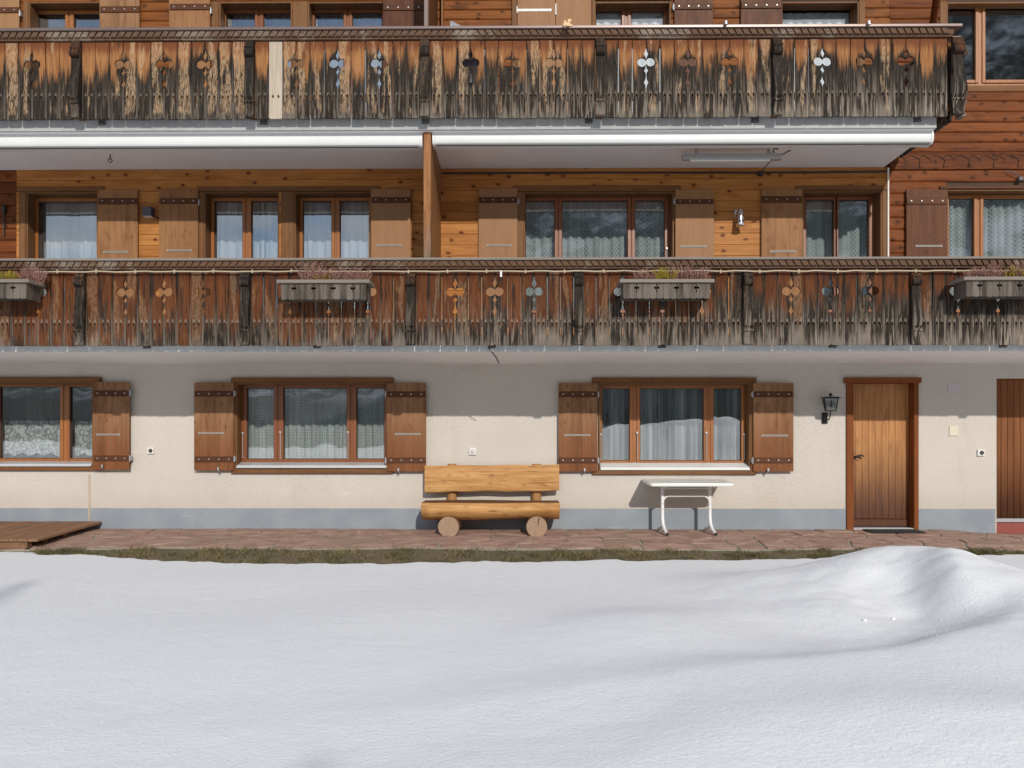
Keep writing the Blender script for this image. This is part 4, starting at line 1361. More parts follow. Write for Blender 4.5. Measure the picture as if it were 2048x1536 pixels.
def snow_z(x, d):
    c = D - d                                              # distance from the camera plane
    z = -0.075 + 0.02 * sst(x, -2.0, -7.0) + 0.03 * sst(d, 3, 8)
    z = z + 0.075 * fbm(x * 0.28, d * 0.34, 2, 5) * sst(d, 2.2, 4.5) + 0.003 * fbm(x * 1.7, d * 2.0, 2, 9)
    # heap near the right door
    def hump(h, x0, c0, sl, sr, sn, sf):
        dx, dc = x - x0, c - c0
        return h * np.exp(-np.where(dx < 0, dx / sl, dx / sr) ** 2 - np.where(dc < 0, dc / sn, dc / sf) ** 2)
    z = z + hump(0.33, 3.35, 7.05, 0.95, 0.9, 1.0, 0.6) + hump(0.08, 2.2, 7.1, 0.8, 0.8, 0.7, 0.6) + hump(0.10, 4.5, 7.0, 0.7, 0.8, 0.7, 0.7)
    z = z + hump(0.25, 3.36 + 0.35 * (c - 6.0), 6.0, 0.30, 0.95, 0.50, 0.75)
    z = z - hump(0.10, 2.95, 5.85, 0.45, 0.35, 0.5, 0.5) - hump(0.06, 2.0, 5.4, 0.6, 0.6, 0.5, 0.5)
    lump = np.exp(-((x - 3.3) / 1.3) ** 2 - ((c - 6.3) / 1.1) ** 2)
    z = z + lump * (0.11 * fbm(x * 1.15 + 3.1, c * 1.0 + 0.4, 2, 77) + 0.026 * fbm(x * 4.2, c * 4.2, 2, 71))
    # drift in front: a long crest that steepens on its far side
    cx = np.array([-6.0, -1.0, 0.66, 1.5, 2.24, 3.1, 4.2, 6.0, 9.0])
    cc = np.array([3.0, 3.55, 3.95, 4.12, 4.36, 4.95, 5.75, 6.6, 7.2])
    ch = np.array([0.0, 0.02, 0.075, 0.13, 0.18, 0.20, 0.17, 0.10, 0.06])
    c0, h0 = np.interp(x, cx, cc), np.interp(x, cx, ch)
    c0 = c0 + 0.12 * fbm(x * 0.9, x * 0 + 2.0, 3, 3)
    s = c - c0
    z = z + h0 * np.where(s > 0, np.exp(-(s / 0.43) ** 2), np.exp(-(s / 1.9) ** 2))
    # a low swell further back
    c1 = 5.6 + 0.25 * (x - 1.5) + 0.5 * fbm(x * 0.6, x * 0 + 7.0, 2, 41)
    s1 = c - c1
    z = z + (0.075 + 0.06 * fbm(x * 0.5, x * 0 + 3.0, 2, 44)) * sst(x, -0.6, 1.2) * (1 - sst(x, 2.2, 3.2)) * np.where(s1 > 0, np.exp(-(s1 / 0.55) ** 2), np.exp(-(s1 / 1.1) ** 2))
    c2 = 3.0 + 0.10 * (x - 1.0) + 0.35 * fbm(x * 0.9, x * 0 + 9.0, 2, 42)
    s2 = c - c2
    z = z + (0.085 + 0.06 * fbm(x * 0.8, x * 0 + 5.0, 2, 45)) * sst(x, -1.2, 0.8) * np.where(s2 > 0, np.exp(-(s2 / 0.42) ** 2), np.exp(-(s2 / 0.9) ** 2))
    return z


def grid_mesh(name, xs, ds, zf):
    X, Dd = np.meshgrid(xs, ds)
    Z = zf(X, Dd)
    nx, ny = len(xs), len(ds)
    co = np.stack([X, -Dd, Z], -1).reshape(-1, 3)
    idx = np.arange(nx * ny).reshape(ny, nx)
    q = np.stack([idx[:-1, :-1], idx[1:, :-1], idx[1:, 1:], idx[:-1, 1:]], -1).reshape(-1, 4)
    me = bpy.data.meshes.new(name)
    me.vertices.add(len(co)); me.vertices.foreach_set('co', co.astype(np.float32).ravel())
    me.loops.add(q.size); me.loops.foreach_set('vertex_index', q.astype(np.int32).ravel())
    me.polygons.add(len(q)); me.polygons.foreach_set('loop_start', np.arange(0, q.size, 4, dtype=np.int32))
    me.polygons.foreach_set('use_smooth', np.ones(len(q), bool))
    me.update(calc_edges=True)
    return me


def spaced(a, b, n):
    return list(np.linspace(a, b, n, endpoint=False))


# ground: one sheet to the horizon
gx = spaced(-3000, -60, 8) + spaced(-60, -10, 10) + spaced(-10, 10, 160) + spaced(10, 60, 10) + [60, 300, 1000, 3000]
gd = [-60, -0.25] + spaced(-0.02, 3.5, 60) + spaced(3.5, 12, 20) + [12, 60, 300, 1000, 3000]
def gz(x, d):
    return ground_z(x, d) - 0.004 + 0.012 * fbm(x * 3, d * 3, 3, 2) * sst(d, 1.4, 1.8) - 0.02 * sst(d, 1.35, 1.6)
gm = grid_mesh('ground', gx, gd, gz)
gm.materials.append(M['soil'])
tag(link('ground', gm), kind='structure')

# flagged path
def path_edge(x):
    return 1.42 + 0.10 * fbm(np.asarray(x) * 0.8, np.asarray(x) * 0 + 4.4, 3, 8) + 0.10 * sst(x, -4.0, -7.0)
xs_ = np.linspace(-9, 9, 220)
pb = MB()
for i in range(len(xs_) - 1):
    for dd0, dd1 in ((0, 0.25), (0.25, 0.5), (0.5, 0.75), (0.75, 1.0)):
        q = []
        for xx, t in ((xs_[i], dd0), (xs_[i + 1], dd0), (xs_[i + 1], dd1), (xs_[i], dd1)):
            d_ = t * float(path_edge(xx))
            q.append((xx, -d_, float(ground_z(xx, d_)) + 0.000 + 0.004 * float(vnoise(np.array(xx * 9), np.array(d_ * 9), 4))))
        pb.add(q, [(0, 1, 2, 3)])
    xa, xb_ = xs_[i], xs_[i + 1]
    ea, eb_ = float(path_edge(xa)), float(path_edge(xb_))
    za, zb_ = float(ground_z(xa, ea)), float(ground_z(xb_, eb_))
    pb.add([(xa, -ea, za + 0.003), (xb_, -eb_, zb_ + 0.003), (xb_, -eb_ - 0.01, zb_ - 0.08), (xa, -ea - 0.01, za - 0.08)], [(0, 1, 2, 3)])
path = tag(pb.build('path', M['mortar']), kind='structure')


def clip_poly(poly, nx, ny, c):
    out = []
    for i in range(len(poly)):
        p, q = poly[i], poly[(i + 1) % len(poly)]
        a, b = p[0] * nx + p[1] * ny - c, q[0] * nx + q[1] * ny - c
        if a <= 0: out.append(p)
        if a * b < 0:
            t = a / (a - b)
            out.append((p[0] + (q[0] - p[0]) * t, p[1] + (q[1] - p[1]) * t))
    return out


pts = []
nxs, nds = 34, 5
for i in range(nxs):
    for j in range(nds):
        pts.append((-8.6 + 17.2 * (i + 0.5 + random.uniform(-0.42, 0.42) + 0.3 * (j % 2)) / nxs, 1.42 * (j + 0.5 + random.uniform(-0.38, 0.38)) / nds))
ns = 0
for i, (px, pd) in enumerate(pts):
    poly = [(px - 0.6, max(0.004, pd - 0.6)), (px + 0.6, max(0.004, pd - 0.6)), (px + 0.6, pd + 0.6), (px - 0.6, pd + 0.6)]
    for k, (qx, qd) in enumerate(pts):
        if k == i or abs(qx - px) > 1.4: continue
        dx, dd = qx - px, qd - pd
        l = math.hypot(dx, dd)
        mx, md = (px + qx) / 2, (pd + qd) / 2
        gap = random.uniform(0.006, 0.02)
        poly = clip_poly(poly, dx / l, dd / l, (mx * dx + md * dd) / l - gap)
        if len(poly) < 3: break
    pe = float(path_edge(px))
    poly = clip_poly(poly, 0, 1, pe - random.uniform(0.0, 0.06)) if len(poly) >= 3 else poly
    if len(poly) < 3: continue
    # ragged outline
    rag = []
    for a in range(len(poly)):
        p, q = poly[a], poly[(a + 1) % len(poly)]
        l = math.hypot(q[0] - p[0], q[1] - p[1])
        n = max(1, int(l / 0.09))
        for s in range(n):
            t = s / n
            rag.append((p[0] + (q[0] - p[0]) * t + random.uniform(-1, 1) * 0.008, p[1] + (q[1] - p[1]) * t + random.uniform(-1, 1) * 0.008))
    lift = random.uniform(0.006, 0.014)
    tx, td = random.uniform(-0.012, 0.012), random.uniform(-0.012, 0.012)
    mb = MB()
    top, mid, low = [], [], []
    for (x, d_) in rag:
        zz = float(ground_z(x, d_)) + lift + tx * (x - px) + td * (d_ - pd)
        cx, cd = x + (px - x) * 0.035, d_ + (pd - d_) * 0.035
        top.append((cx, -cd, zz)); mid.append((x, -d_, zz - 0.006)); low.append((x, -d_, zz - 0.06))
    n = len(rag)
    mb.add(top + mid + low, [tuple(range(n))] + [(a, (a + 1) % n, n + (a + 1) % n, n + a) for a in range(n)] + [(n + a, n + (a + 1) % n, 2 * n + (a + 1) % n, 2 * n + a) for a in range(n)])
    o = mb.build('paving_stone', M['stone'], path)
    ns += 1


# ---- grass strip
def mat_grass():
    m, t = new_mat('winter_grass')
    o = t.obj()
    rp = t.add('ShaderNodeNewGeometry').outputs['Random Per Island']
    a = t.noise(o, 1.6, 3, 0.6)
    f = t.math('ADD', t.math('MULTIPLY', rp, 0.7), t.math('MULTIPLY', t.math('SUBTRACT', a, 0.5), 1.3), clamp=True)
    c = t.mix(t.step(f, 0.25, 0.55), (0.085, 0.078, 0.024), (0.23, 0.18, 0.075))
    c = t.mix(t.step(f, 0.6, 0.95), c, (0.36, 0.26, 0.13))
    t.put(t.b.inputs['Base Color'], c)
    t.b.inputs['Roughness'].default_value = 0.7
    return m


M['grass'] = mat_grass()
NB = 60000
bx_ = rng.uniform(-8.6, 8.6, NB)
e0 = path_edge(bx_) - 0.02
bd_ = e0 + (edge_d(bx_) + 0.25 - e0) * rng.uniform(0, 1, NB)
keep = bd_ > e0 + 0.03 * rng.uniform(-1, 1.6, NB)
clump = vnoise(bx_ * 6, bd_ * 6, 12)
keep &= rng.uniform(0, 1, NB) < 0.72 + 1.3 * clump
bx_, bd_, clump = bx_[keep], bd_[keep], clump[keep]
n = len(bx_)
bz_ = gz(bx_, bd_)
ang = rng.uniform(0, 2 * np.pi, n)
hgt = rng.uniform(0.015, 0.045, n) * np.maximum(0.4, 1.0 + 1.8 * clump)
lean = rng.uniform(0.5, 2.0, n) * hgt
la = rng.uniform(0, 2 * np.pi, n)
wd = rng.uniform(0.0018, 0.0036, n)
ux, uy = np.cos(ang) * wd, np.sin(ang) * wd
base = np.stack([bx_, -bd_, bz_], -1)
u = np.stack([ux, uy, 0 * ux], -1)
mid = base + np.stack([np.cos(la) * lean * 0.35, np.sin(la) * lean * 0.35, hgt * 0.6], -1)
tip = base + np.stack([np.cos(la) * lean, np.sin(la) * lean, hgt], -1)
co = np.stack([base - u, base + u, mid + u * 0.8, mid - u * 0.8, tip], 1).reshape(-1, 3)
k = np.arange(n) * 5
tris = np.concatenate([np.stack([k, k + 1, k + 2], -1), np.stack([k, k + 2, k + 3], -1), np.stack([k + 3, k + 2, k + 4], -1)], 0)
gme = bpy.data.meshes.new('grass')
gme.vertices.add(len(co)); gme.vertices.foreach_set('co', co.astype(np.float32).ravel())
gme.loops.add(tris.size); gme.loops.foreach_set('vertex_index', tris.astype(np.int32).ravel())
gme.polygons.add(len(tris)); gme.polygons.foreach_set('loop_start', np.arange(0, tris.size, 3, dtype=np.int32))
gme.update(calc_edges=True)
gme.materials.append(M['grass'])
tag(link('grass', gme), 'strip of short winter grass between the stone path and the snow', kind='stuff')


# ---- snow
def mat_snow():
    m, t = new_mat('snow')
    o = t.obj()
    a = t.noise(o, 42, 5, 0.68)
    b = t.noise(t.scaled(o, (11, 13, 11)), 1.0, 4, 0.6)
    g = t.noise(o, 210, 3, 0.6)
    h = t.math('ADD', t.math('MULTIPLY', a, 0.9), t.math('ADD', t.math('MULTIPLY', b, 0.22), t.math('MULTIPLY', g, 0.3)))
    t.b.inputs['Base Color'].default_value = (0.80, 0.80, 0.805, 1)
    t.b.inputs['Roughness'].default_value = 0.75
    t.b.inputs['Specular IOR Level'].default_value = 0.2
    t.put(t.b.inputs['Normal'], t.bump(h, 0.50, 0.02))
    return m


M['snow'] = mat_snow()
sx = [-3000, -1000, -300] + spaced(-90, -12, 40) + spaced(-12, -8, 30) + spaced(-8, 8, 420) + spaced(8, 12, 30) + spaced(12, 90, 40) + [90, 300, 1000, 3000]
sd_ = spaced(1.3, 3.0, 110) + spaced(3.0, 9.6, 330) + spaced(9.6, 14, 50) + spaced(14, 90, 60) + [90, 250, 700, 1500, 3000]
def sz(x, d):
    z = snow_z(x, d)
    far = sst(d, 14, 40)
    z = z * (1 - far) + far * (0.25 * fbm(x * 0.1, d * 0.1, 3, 4))
    z = z + 2.3 * np.exp(-((x - 9.0) / 7.5) ** 2) * sst(d, 17, 31) * (1 - sst(d, 36, 60)) * (1 + 0.25 * fbm(x * 0.25, d * 0.25, 3, 14))
    z = np.where((np.abs(x) > 12) & (d < 13), z * 0.3, z)
    e = edge_d(x) + 0.13 * fbm(x * 2.2, x * 0 + 1.0, 5, 6, 0.62) + 0.05 * fbm(x * 12, d * 12, 3, 16)
    z = z + 0.003 * fbm(x * 9, d * 9, 2, 21)
    t = np.clip((d - e) / 0.16, 0, 1)
    edge = np.sqrt(np.clip(1 - (1 - t) ** 2, 0, 1))
    g = ground_z(x, d) - 0.03
    z = np.where(d < e, g - 0.02, g + (z - g) * edge)
    return z
snm = grid_mesh('snow', sx, sd_, sz)
snm.materials.append(M['snow'])
tag(link('snow', snm), kind='structure')
# loose crumbs of snow
cl = MB()
def clod(x, d, r):
    z = float(sz(np.array([x]), np.array([d]))[0])
    ico = [(0, 0, 1), (0.9, 0, 0.4), (0.28, 0.85, 0.4), (-0.72, 0.52, 0.4), (-0.72, -0.52, 0.4), (0.28, -0.85, 0.4), (0.72, 0.52, -0.4), (-0.28, 0.85, -0.4), (-0.9, 0, -0.4), (-0.28, -0.85, -0.4), (0.72, -0.52, -0.4), (0, 0, -1)]
    f = [(0, 1, 2), (0, 2, 3), (0, 3, 4), (0, 4, 5), (0, 5, 1), (1, 6, 2), (2, 7, 3), (3, 8, 4), (4, 9, 5), (5, 10, 1), (2, 6, 7), (3, 7, 8), (4, 8, 9), (5, 9, 10), (1, 10, 6), (11, 7, 6), (11, 8, 7), (11, 9, 8), (11, 10, 9), (11, 6, 10)]
    s = [random.uniform(0.75, 1.25) for _ in ico]
    cl.add([(x + a * r * k, -d + b * r * k, z + r * 0.2 + c * r * k * 0.8) for (a, b, c), k in zip(ico, s)], f, 0, True)
for x, c, r in ((2.72, 5.75, 0.020), (2.45, 5.6, 0.018)):
    clod(x, D - c, r)
for _ in range(90):
    x = random.gauss(3.0, 1.0)
    cx = float(np.interp(x, [0.6, 2.2, 3.1, 4.2], [3.95, 4.36, 4.95, 5.75]))
    c = cx + random.gauss(0.3, 0.45) if random.random() < 0.5 else random.uniform(5.0, 7.0)
    if x > 1.0: clod(x, D - c, random.choice([0.002, 0.003, 0.003, 0.004, 0.005]))
tag(cl.build('snow_crumbs', M['snow']), 'loose crumbs of snow rolled down the heap', kind='stuff')


# ------------------------------------------------------------------ country behind the camera (mirrored in the panes, shading the snow)
def mat_hill():
    m, t = new_mat('snowy_mountain')
    o = t.obj()
    a = t.noise(t.scaled(o, (0.012, 0.012, 0.02)), 1.0, 7, 0.65)
    b = t.noise(t.scaled(o, (0.09, 0.09, 0.09)), 1.0, 4, 0.7)
    f = t.math('MULTIPLY', t.step(t.math('ADD', a, t.math('MULTIPLY', t.math('SUBTRACT', b, 0.5), 0.5)), 0.46, 0.66), t.step(t.math('SUBTRACT', t.sep(o)[2], t.step(t.sep(o)[0], -60.0, 0.0, 0.0, 40.0)), 20.0, 34.0, 0.08, 1.0))
    t.put(t.b.inputs['Base Color'], t.mix(f, (0.055, 0.065, 0.06), (0.55, 0.58, 0.64)))
    t.b.inputs['Roughness'].default_value = 0.9
    return m


hx = np.linspace(-1500, 1500, 160)
hd = np.linspace(260, 1100, 60)
def hz(x, d):
    ridge = np.interp(x, [-1500, -500, -110, -70, -25, 40, 100, 160, 320, 520, 1500], [80, 56, 50, 54, 165, 180, 190, 198, 400, 430, 350])  # right end of the unseen ridge raised to darken the panes' reflections
    s = np.clip((d - 260) / 300.0, 0, 1.6)
    prof = np.where(s < 1, s ** 1.2, 1 - (s - 1) * 0.4)
    return -2 + ridge * prof + (6 + 18 * sst(x, -60, 40)) * fbm(x * 0.012, d * 0.012, 5, 31) * np.minimum(s * 2, 1)
hm_ = grid_mesh('hills', hx, hd, hz)
hm_.materials.append(mat_hill())
tag(link('hills', hm_), kind='structure')

M['needles'] = plain('spruce_needles', (0.030, 0.045, 0.026), 0.7, var=0.4, scale=6)
M['bark'] = plain('spruce_bark', (0.07, 0.05, 0.035), 0.9, var=0.3, bump=0.5, scale=20)


def spruce(base, h, label, lean_r=1.0):
    t_ = thing('spruce_tree', base, label, 'tree', 'spruces standing on the snow opposite the house')
    mb = MB().tube([(base[0], base[1], base[2] - 0.2), (base[0], base[1], base[2] + h * 0.5), (base[0], base[1], base[2] + h * 0.98)], [0.11, 0.07, 0.012], 8)
    mb.build('trunk', M['bark'], t_)
    cr = MB()
    nl = int(h * 9)
    for i in range(nl):
        f = (i + random.random()) / nl
        z = h * (0.08 + 0.92 * f)
        L = (h * 0.20 * (1 - f) ** 0.85 + 0.06) * random.uniform(0.7, 1.15) * lean_r
        for _ in range(int(5 + 3 * (1 - f))):
            a = random.uniform(0, 2 * math.pi)
            ca, sa = math.cos(a), math.sin(a)
            for k in range(5):
                s = (k + 0.6) / 5
                px_, py_, pz_ = ca * L * s, sa * L * s, z - 0.28 * L * s
                w_ = 0.32 * L * (1 - s * 0.7) * random.uniform(0.6, 1.1)
                v = [(base[0] + px_ - sa * w_ + random.uniform(-.03, .03), base[1] + py_ + ca * w_, base[2] + pz_ - 0.10 * random.random()),
                     (base[0] + px_ + sa * w_, base[1] + py_ - ca * w_, base[2] + pz_ - 0.10 * random.random()),
                     (base[0] + px_ + ca * L * 0.25, base[1] + py_ + sa * L * 0.25, base[2] + pz_ + random.uniform(-.05, .05))]
                cr.add(v, [(0, 1, 2)])
    cr.build('crown', M['needles'], t_)


# two spruces whose tips throw the soft shadows on the snow
for (px, py, h, lab) in ((52, 1158, 6.2, 'tall dark spruce whose tip shades the snow at its left edge'), (622, 1502, 5.0, 'smaller dark spruce whose tip shades the snow low in the middle')):
    dirz = (HORIZON - py) / FPX
    p = P(px, py, D - (CAMZ + 0.02) / -dirz)
    tip_ = p - SUN * ((h + 0.0) / -SUN.z)
    spruce((tip_.x, tip_.y, 0.0), h, lab)


def far_wood():
    mb = MB()
    rd = random.Random(11)
    for _ in range(420):
        x = rd.uniform(-170, 190)
        d = rd.uniform(150, 200)
        h = rd.uniform(4.5, 6.5) * (1.0 if x < -20 else 1.6)
        y = -d
        for k in range(5):
            z0, z1 = h * (0.05 + 0.18 * k), h * (0.05 + 0.18 * k + 0.3)
            r_ = h * 0.17 * (1 - k / 5.5)
            m_ = 7
            ring = [(x + r_ * rd.uniform(0.75, 1.1) * math.cos(6.283 * q / m_), y + r_ * rd.uniform(0.75, 1.1) * math.sin(6.283 * q / m_), z0 - 0.2 * rd.random()) for q in range(m_)]
            mb.add(ring + [(x, y, z1)], [(q, (q + 1) % m_, m_) for q in range(m_)])
    return tag(mb.build('far_wood', M['needles']), 'dark spruce wood across the snowfield', kind='stuff')


far_wood()

# ------------------------------------------------------------------ curtains
def curtain(name, x0, x1, z0, z1, y, mat, label, pleats, amp=0.02, group=None, scallop=0.0, cat='curtain'):
    nx = max(24, int(pleats * 8))
    mb = MB()
    rows = [z1, z0 + (z1 - z0) * 0.5, z0] if not scallop else [z1, z0 + (z1 - z0) * 0.5, z0 + scallop]
    ph = random.uniform(0, 6)
    for zi, z in enumerate(rows):
        for i in range(nx + 1):
            f = i / nx
            a = ph + 2 * math.pi * pleats * f
            yy = y + amp * math.sin(a) + amp * 0.5 * math.sin(a * 0.37 + 1)
            zz = z - (scallop * abs(math.sin(a * 0.5)) if (scallop and zi == 2) else 0)
            mb.v.append((x0 + (x1 - x0) * f + 0.006 * math.cos(a), yy, zz))
    for r_ in range(len(rows) - 1):
        for i in range(nx):
            a = r_ * (nx + 1) + i
            mb.f.append((a, a + 1, a + nx + 2, a + nx + 1)); mb.m.append(0); mb.smooth.append(True)
    return mesh_thing(name, mb, M[mat], ((x0 + x1) / 2, y, z0), label, cat, group)


def span(key, i, j=None):
    g = WINS[key][1]
    j = i if j is None else j
    return g[i][0] - 0.07, g[j][1] + 0.07, WINS[key][2] - 0.06, WINS[key][3] + 0.08


YC_ = 0.13 + 0.14
x0, x1, z0, z1 = span('g1', 1)
curtain('drape', x0 - 0.6, x1, z0, z1, YC_ + 0.10, 'sheer_dark', 'grey green drape behind the wide pane of the leftmost ground floor window', 9, 0.03)
curtain('lace_curtain', PX(6, -YC_), PX(122, -YC_), PZ(912, -YC_), PZ(841, -YC_), YC_, 'cafe_lace', 'scalloped white cafe lace in the wide pane of the leftmost ground floor window', 4, 0.015, scallop=0.05)
x0, x1, z0, z1 = span('g1', 2)
curtain('drape', x0, x1 + 0.1, z0, z1, YC_ + 0.10, 'sheer_dark', 'grey green drape in the narrow pane beside the leftmost ground floor shutter', 4, 0.03)
curtain('lace_curtain', PX(148, -YC_), PX(200, -YC_), PZ(912, -YC_), PZ(842, -YC_), YC_, 'cafe_lace', 'scalloped white cafe lace in the narrow pane beside the leftmost ground floor shutter', 2, 0.015, scallop=0.05)
x0, x1, z0, z1 = span('g2', 0, 2)
curtain('lace_curtain', x0, x1, z0, z1, YC_, 'hex_lace', 'white hexagon net curtain in the ground floor window left of the bench', 19, 0.022)
x0, x1, z0, z1 = span('g3', 0, 2)
curtain('net_curtain', x0, x1, z0, z1, YC_, 'sheer', 'sheer white pleated curtain in the ground floor window above the white table', 22, 0.025)
for k, nm in (('f1', 'single pane window at the left end of the first floor'), ('f2', 'left half of the double window on the first floor'), ('f3', 'right half of the double window on the first floor')):
    n_ = len(WINS[k][1]) - 1
    x0, x1, z0, z1 = span(k, 0, n_)
    curtain('voile_curtain', x0, x1, z0, z1 - 0.05, YC_ + 0.05, 'white_blind', 'plain white voile in the ' + nm, 9, 0.018)
x0, x1, z0, z1 = span('f4', 0, 2)
curtain('lace_curtain', x0, x1, z0, z1, YC_ + 0.02, 'dot_lace', 'patterned white lace in the three part window right of the partition', 17, 0.022)
x0, x1, z0, z1 = span('f5', 0, 1)
curtain('lace_curtain', x0, x1, z0, z1, YC_ + 0.05, 'dot_lace', 'patterned white lace in the dark window beside the thin white pipe', 6, 0.025)
x0, x1, z0, z1 = span('f6', 0, 1)
curtain('lace_curtain', x0, x1, z0, z1, YC_, 'dot_lace', 'sunlit patterned lace in the window at the right end of the first floor', 12, 0.025)
for k, nm in (('t2', 'third window head from the left'), ('t3', 'window beside the upper partition'), ('t4', 'window beside the folding shutter, a stand-in for its sky reflection'), ('t5', 'single pane window near the end of the upper balcony, a stand-in for its sky reflection')):
    n_ = len(WINS[k][1]) - 1
    x0, x1, z0, z1 = span(k, 0, n_)
    curtain('voile_curtain', x0, x1, z0, z1 - 0.02, YC_ - 0.02 if k in ('t4', 't5') else YC_ + 0.05, 'sky_reflection' if k in ('t4', 't5') else 'white_blind', 'white voile behind the top floor ' + (nm if k != 't2' else 'window left of the upper partition, the farther of two'), 8, 0.015)


# ------------------------------------------------------------------ awnings
def awning(x0p, x1p, yt, yb, label, feet, endl=True, endr=True):
    d = 1.30
    x0, x1 = (PX(x0p, d, 270) if x0p is not None else WX0), PX(x1p, d, 275)
    z1, z0 = PZ(yt, d, (x1p + 1000) / 2), PZ(yb, d, 1024)
    h = z1 - z0
    a = thing('awning', ((x0 + x1) / 2, -d, z0), label, 'awning', 'closed white awnings under the upper balcony')
    yb_ = -d + 0.14
    def prof(g):
        pr = [(yb_, z1 - g)]
        for k in range(11):
            t = math.pi / 2 + math.pi * k / 10
            pr.append((-d + 0.05 - (0.075 - g) * abs(math.cos(t)) ** 0.6, (z0 + z1) / 2 + (h / 2 - g) * math.sin(t)))
        pr.append((yb_, z0 + g))
        return pr
    MB().prism(prof(0.004), 'X', x0 + 0.03, x1 - 0.03, smooth=False).build('cassette', M['white_alu'], a)
    if endl: MB().prism(prof(0.0), 'X', x0, x0 + 0.028).build('end_cap', M['white_alu'], a)
    if endr: MB().prism(prof(0.0), 'X', x1 - 0.028, x1).build('end_cap', M['white_alu'], a)
    MB().box(x0 + 0.05, x1 - 0.05, -d - 0.020, -d + 0.02, z0 - 0.006, z0 + 0.012).build('front_bar', M['awning_slot'], a)
    # small clips along the top edge
    cm = MB()
    x = x0 + 0.2
    while x < x1 - 0.1:
        cm.box(x, x + 0.05, -d - 0.03, -d + 0.05, z1 - 0.004, z1 + 0.006, c=0.002)
        x += 0.163
    cm.build('clip_row', M['white_alu'], a)
    for f in feet:
        X = PX(f, d - 0.35, 296)
        fm = MB()
        fm.box(X - 0.09, X + 0.09, -d + 0.15, -d + 0.24, Z_S2B - 0.035, Z_S2B - 0.002, c=0.004)
        fm.box(X - 0.06, X + 0.12, -d + 0.245, -d + 0.36, Z_S2B - 0.012, Z_S2B - 0.002, c=0.002)
        fm.build('mounting_plate', M['white_alu'], a)
    return a


awning(None, 845, 263.5, 293, 'closed white awning over the left first floor balcony bay', (46, 688), endl=True)
awning(865, 1866, 260, 290, 'closed white awning over the right first floor balcony bay', (1030, 1688))

# radiant heater under the soffit
r = wrect(1365, 1562, 309, 320, 0.88)
ht = thing('patio_heater', ((r.x0 + r.x1) / 2, -0.88, r.z0), 'slim grey bar heater hung from the white soffit on two stirrups', 'heater')
MB().prism([(-0.93, r.z0 + 0.02), (-0.91, r.z0), (-0.84, r.z0), (-0.82, r.z0 + 0.03), (-0.82, r.z1), (-0.93, r.z1)], 'X', r.x0, r.x1).build('housing', M['steel'], ht)
a, b = PX(1380, 0.9, 319), PX(1540, 0.9, 319)
MB().tube([(a, -0.895, r.z0 - 0.008), (b, -0.895, r.z0 - 0.008)], 0.016, 8).build('heating_tube', M['white_plastic'], ht)
for x in (1393, 1537):
    X = PX(x, 0.85, 305)
    MB().box(X - 0.018, X + 0.018, -0.86, -0.84, r.z1, Z_S2B - 0.002).box(X - 0.022, X + 0.022, -0.92, -0.80, r.z1, r.z1 + 0.012).build('stirrup', M['steel'], ht)
X = PX(1552, 0.85, 305)
MB().tube([(X, -0.85, r.z1), (X - 0.03, -0.83, r.z1 + 0.06), (X, -0.80, r.z1 + 0.11), (X + 0.06, -0.74, Z_S2B - 0.004)], 0.008, 6).build('lead', M['black'], ht)
# hook in the soffit
X = PX(206, 0.8, 315)
hk = MB().tube([(X, -0.62, Z_S2B), (X, -0.62, Z_S2B - 0.05), (X - 0.03, -0.62, Z_S2B - 0.08), (X, -0.62, Z_S2B - 0.11), (X + 0.03, -0.62, Z_S2B - 0.085), (X + 0.005, -0.62, Z_S2B - 0.055)], 0.007, 6)
mesh_thing('ceiling_hook', hk, M['iron'], (X, -0.62, Z_S2B), 'small black hook in the white soffit at the left', 'hook')
# cable under the soffit with a junction box, and the pipe down the wall
cz = PZ(345, 0.06, 1330)
cb_ = MB().tube([(PX(886, 0.06, 345), -0.055, cz), (PX(1200, 0.06, 345), -0.055, cz + 0.004), (PX(1520, 0.06, 345), -0.055, cz - 0.004), (PX(1774, 0.06, 345), -0.055, cz + 0.006)], 0.013, 6)
X = PX(1521, 0.07, 349)
cb_.box(X - 0.03, X + 0.03, -0.085, -0.038, cz - 0.05, cz + 0.012, c=0.006)
cb_.tube([(X + 0.01, -0.06, cz), (X + 0.06, -0.3, Z_S2B - 0.006), (X + 0.2, -0.7, Z_S2B - 0.006)], 0.006, 6)
mesh_thing('wall_cable', cb_, M['iron'], (X, -0.05, cz), 'black cable with a junction box along the top of the pine wall', 'cable')
X = PX(1776, 0.05, 430)
mesh_thing('wall_pipe', MB().tube([(X, -0.055, Z_S1T), (X, -0.055, Z_S2B - 0.02)], 0.013, 8), M['white_plastic'], (X, -0.055, Z_S1T), 'thin white pipe where pine boards meet the red boards', 'pipe')

# ------------------------------------------------------------------ small fittings on the walls
def box_thing(name, x0, x1, y0, y1, depth, mat, label, cat, c=0.006):
    r_ = wrect(x0, x1, y0, y1, depth)
    return mesh_thing(name, MB().box(r_.x0, r_.x1, -depth, -0.0005, r_.z0, r_.z1, c=c), M[mat], ((r_.x0 + r_.x1) / 2, 0, r_.z0), label, cat)


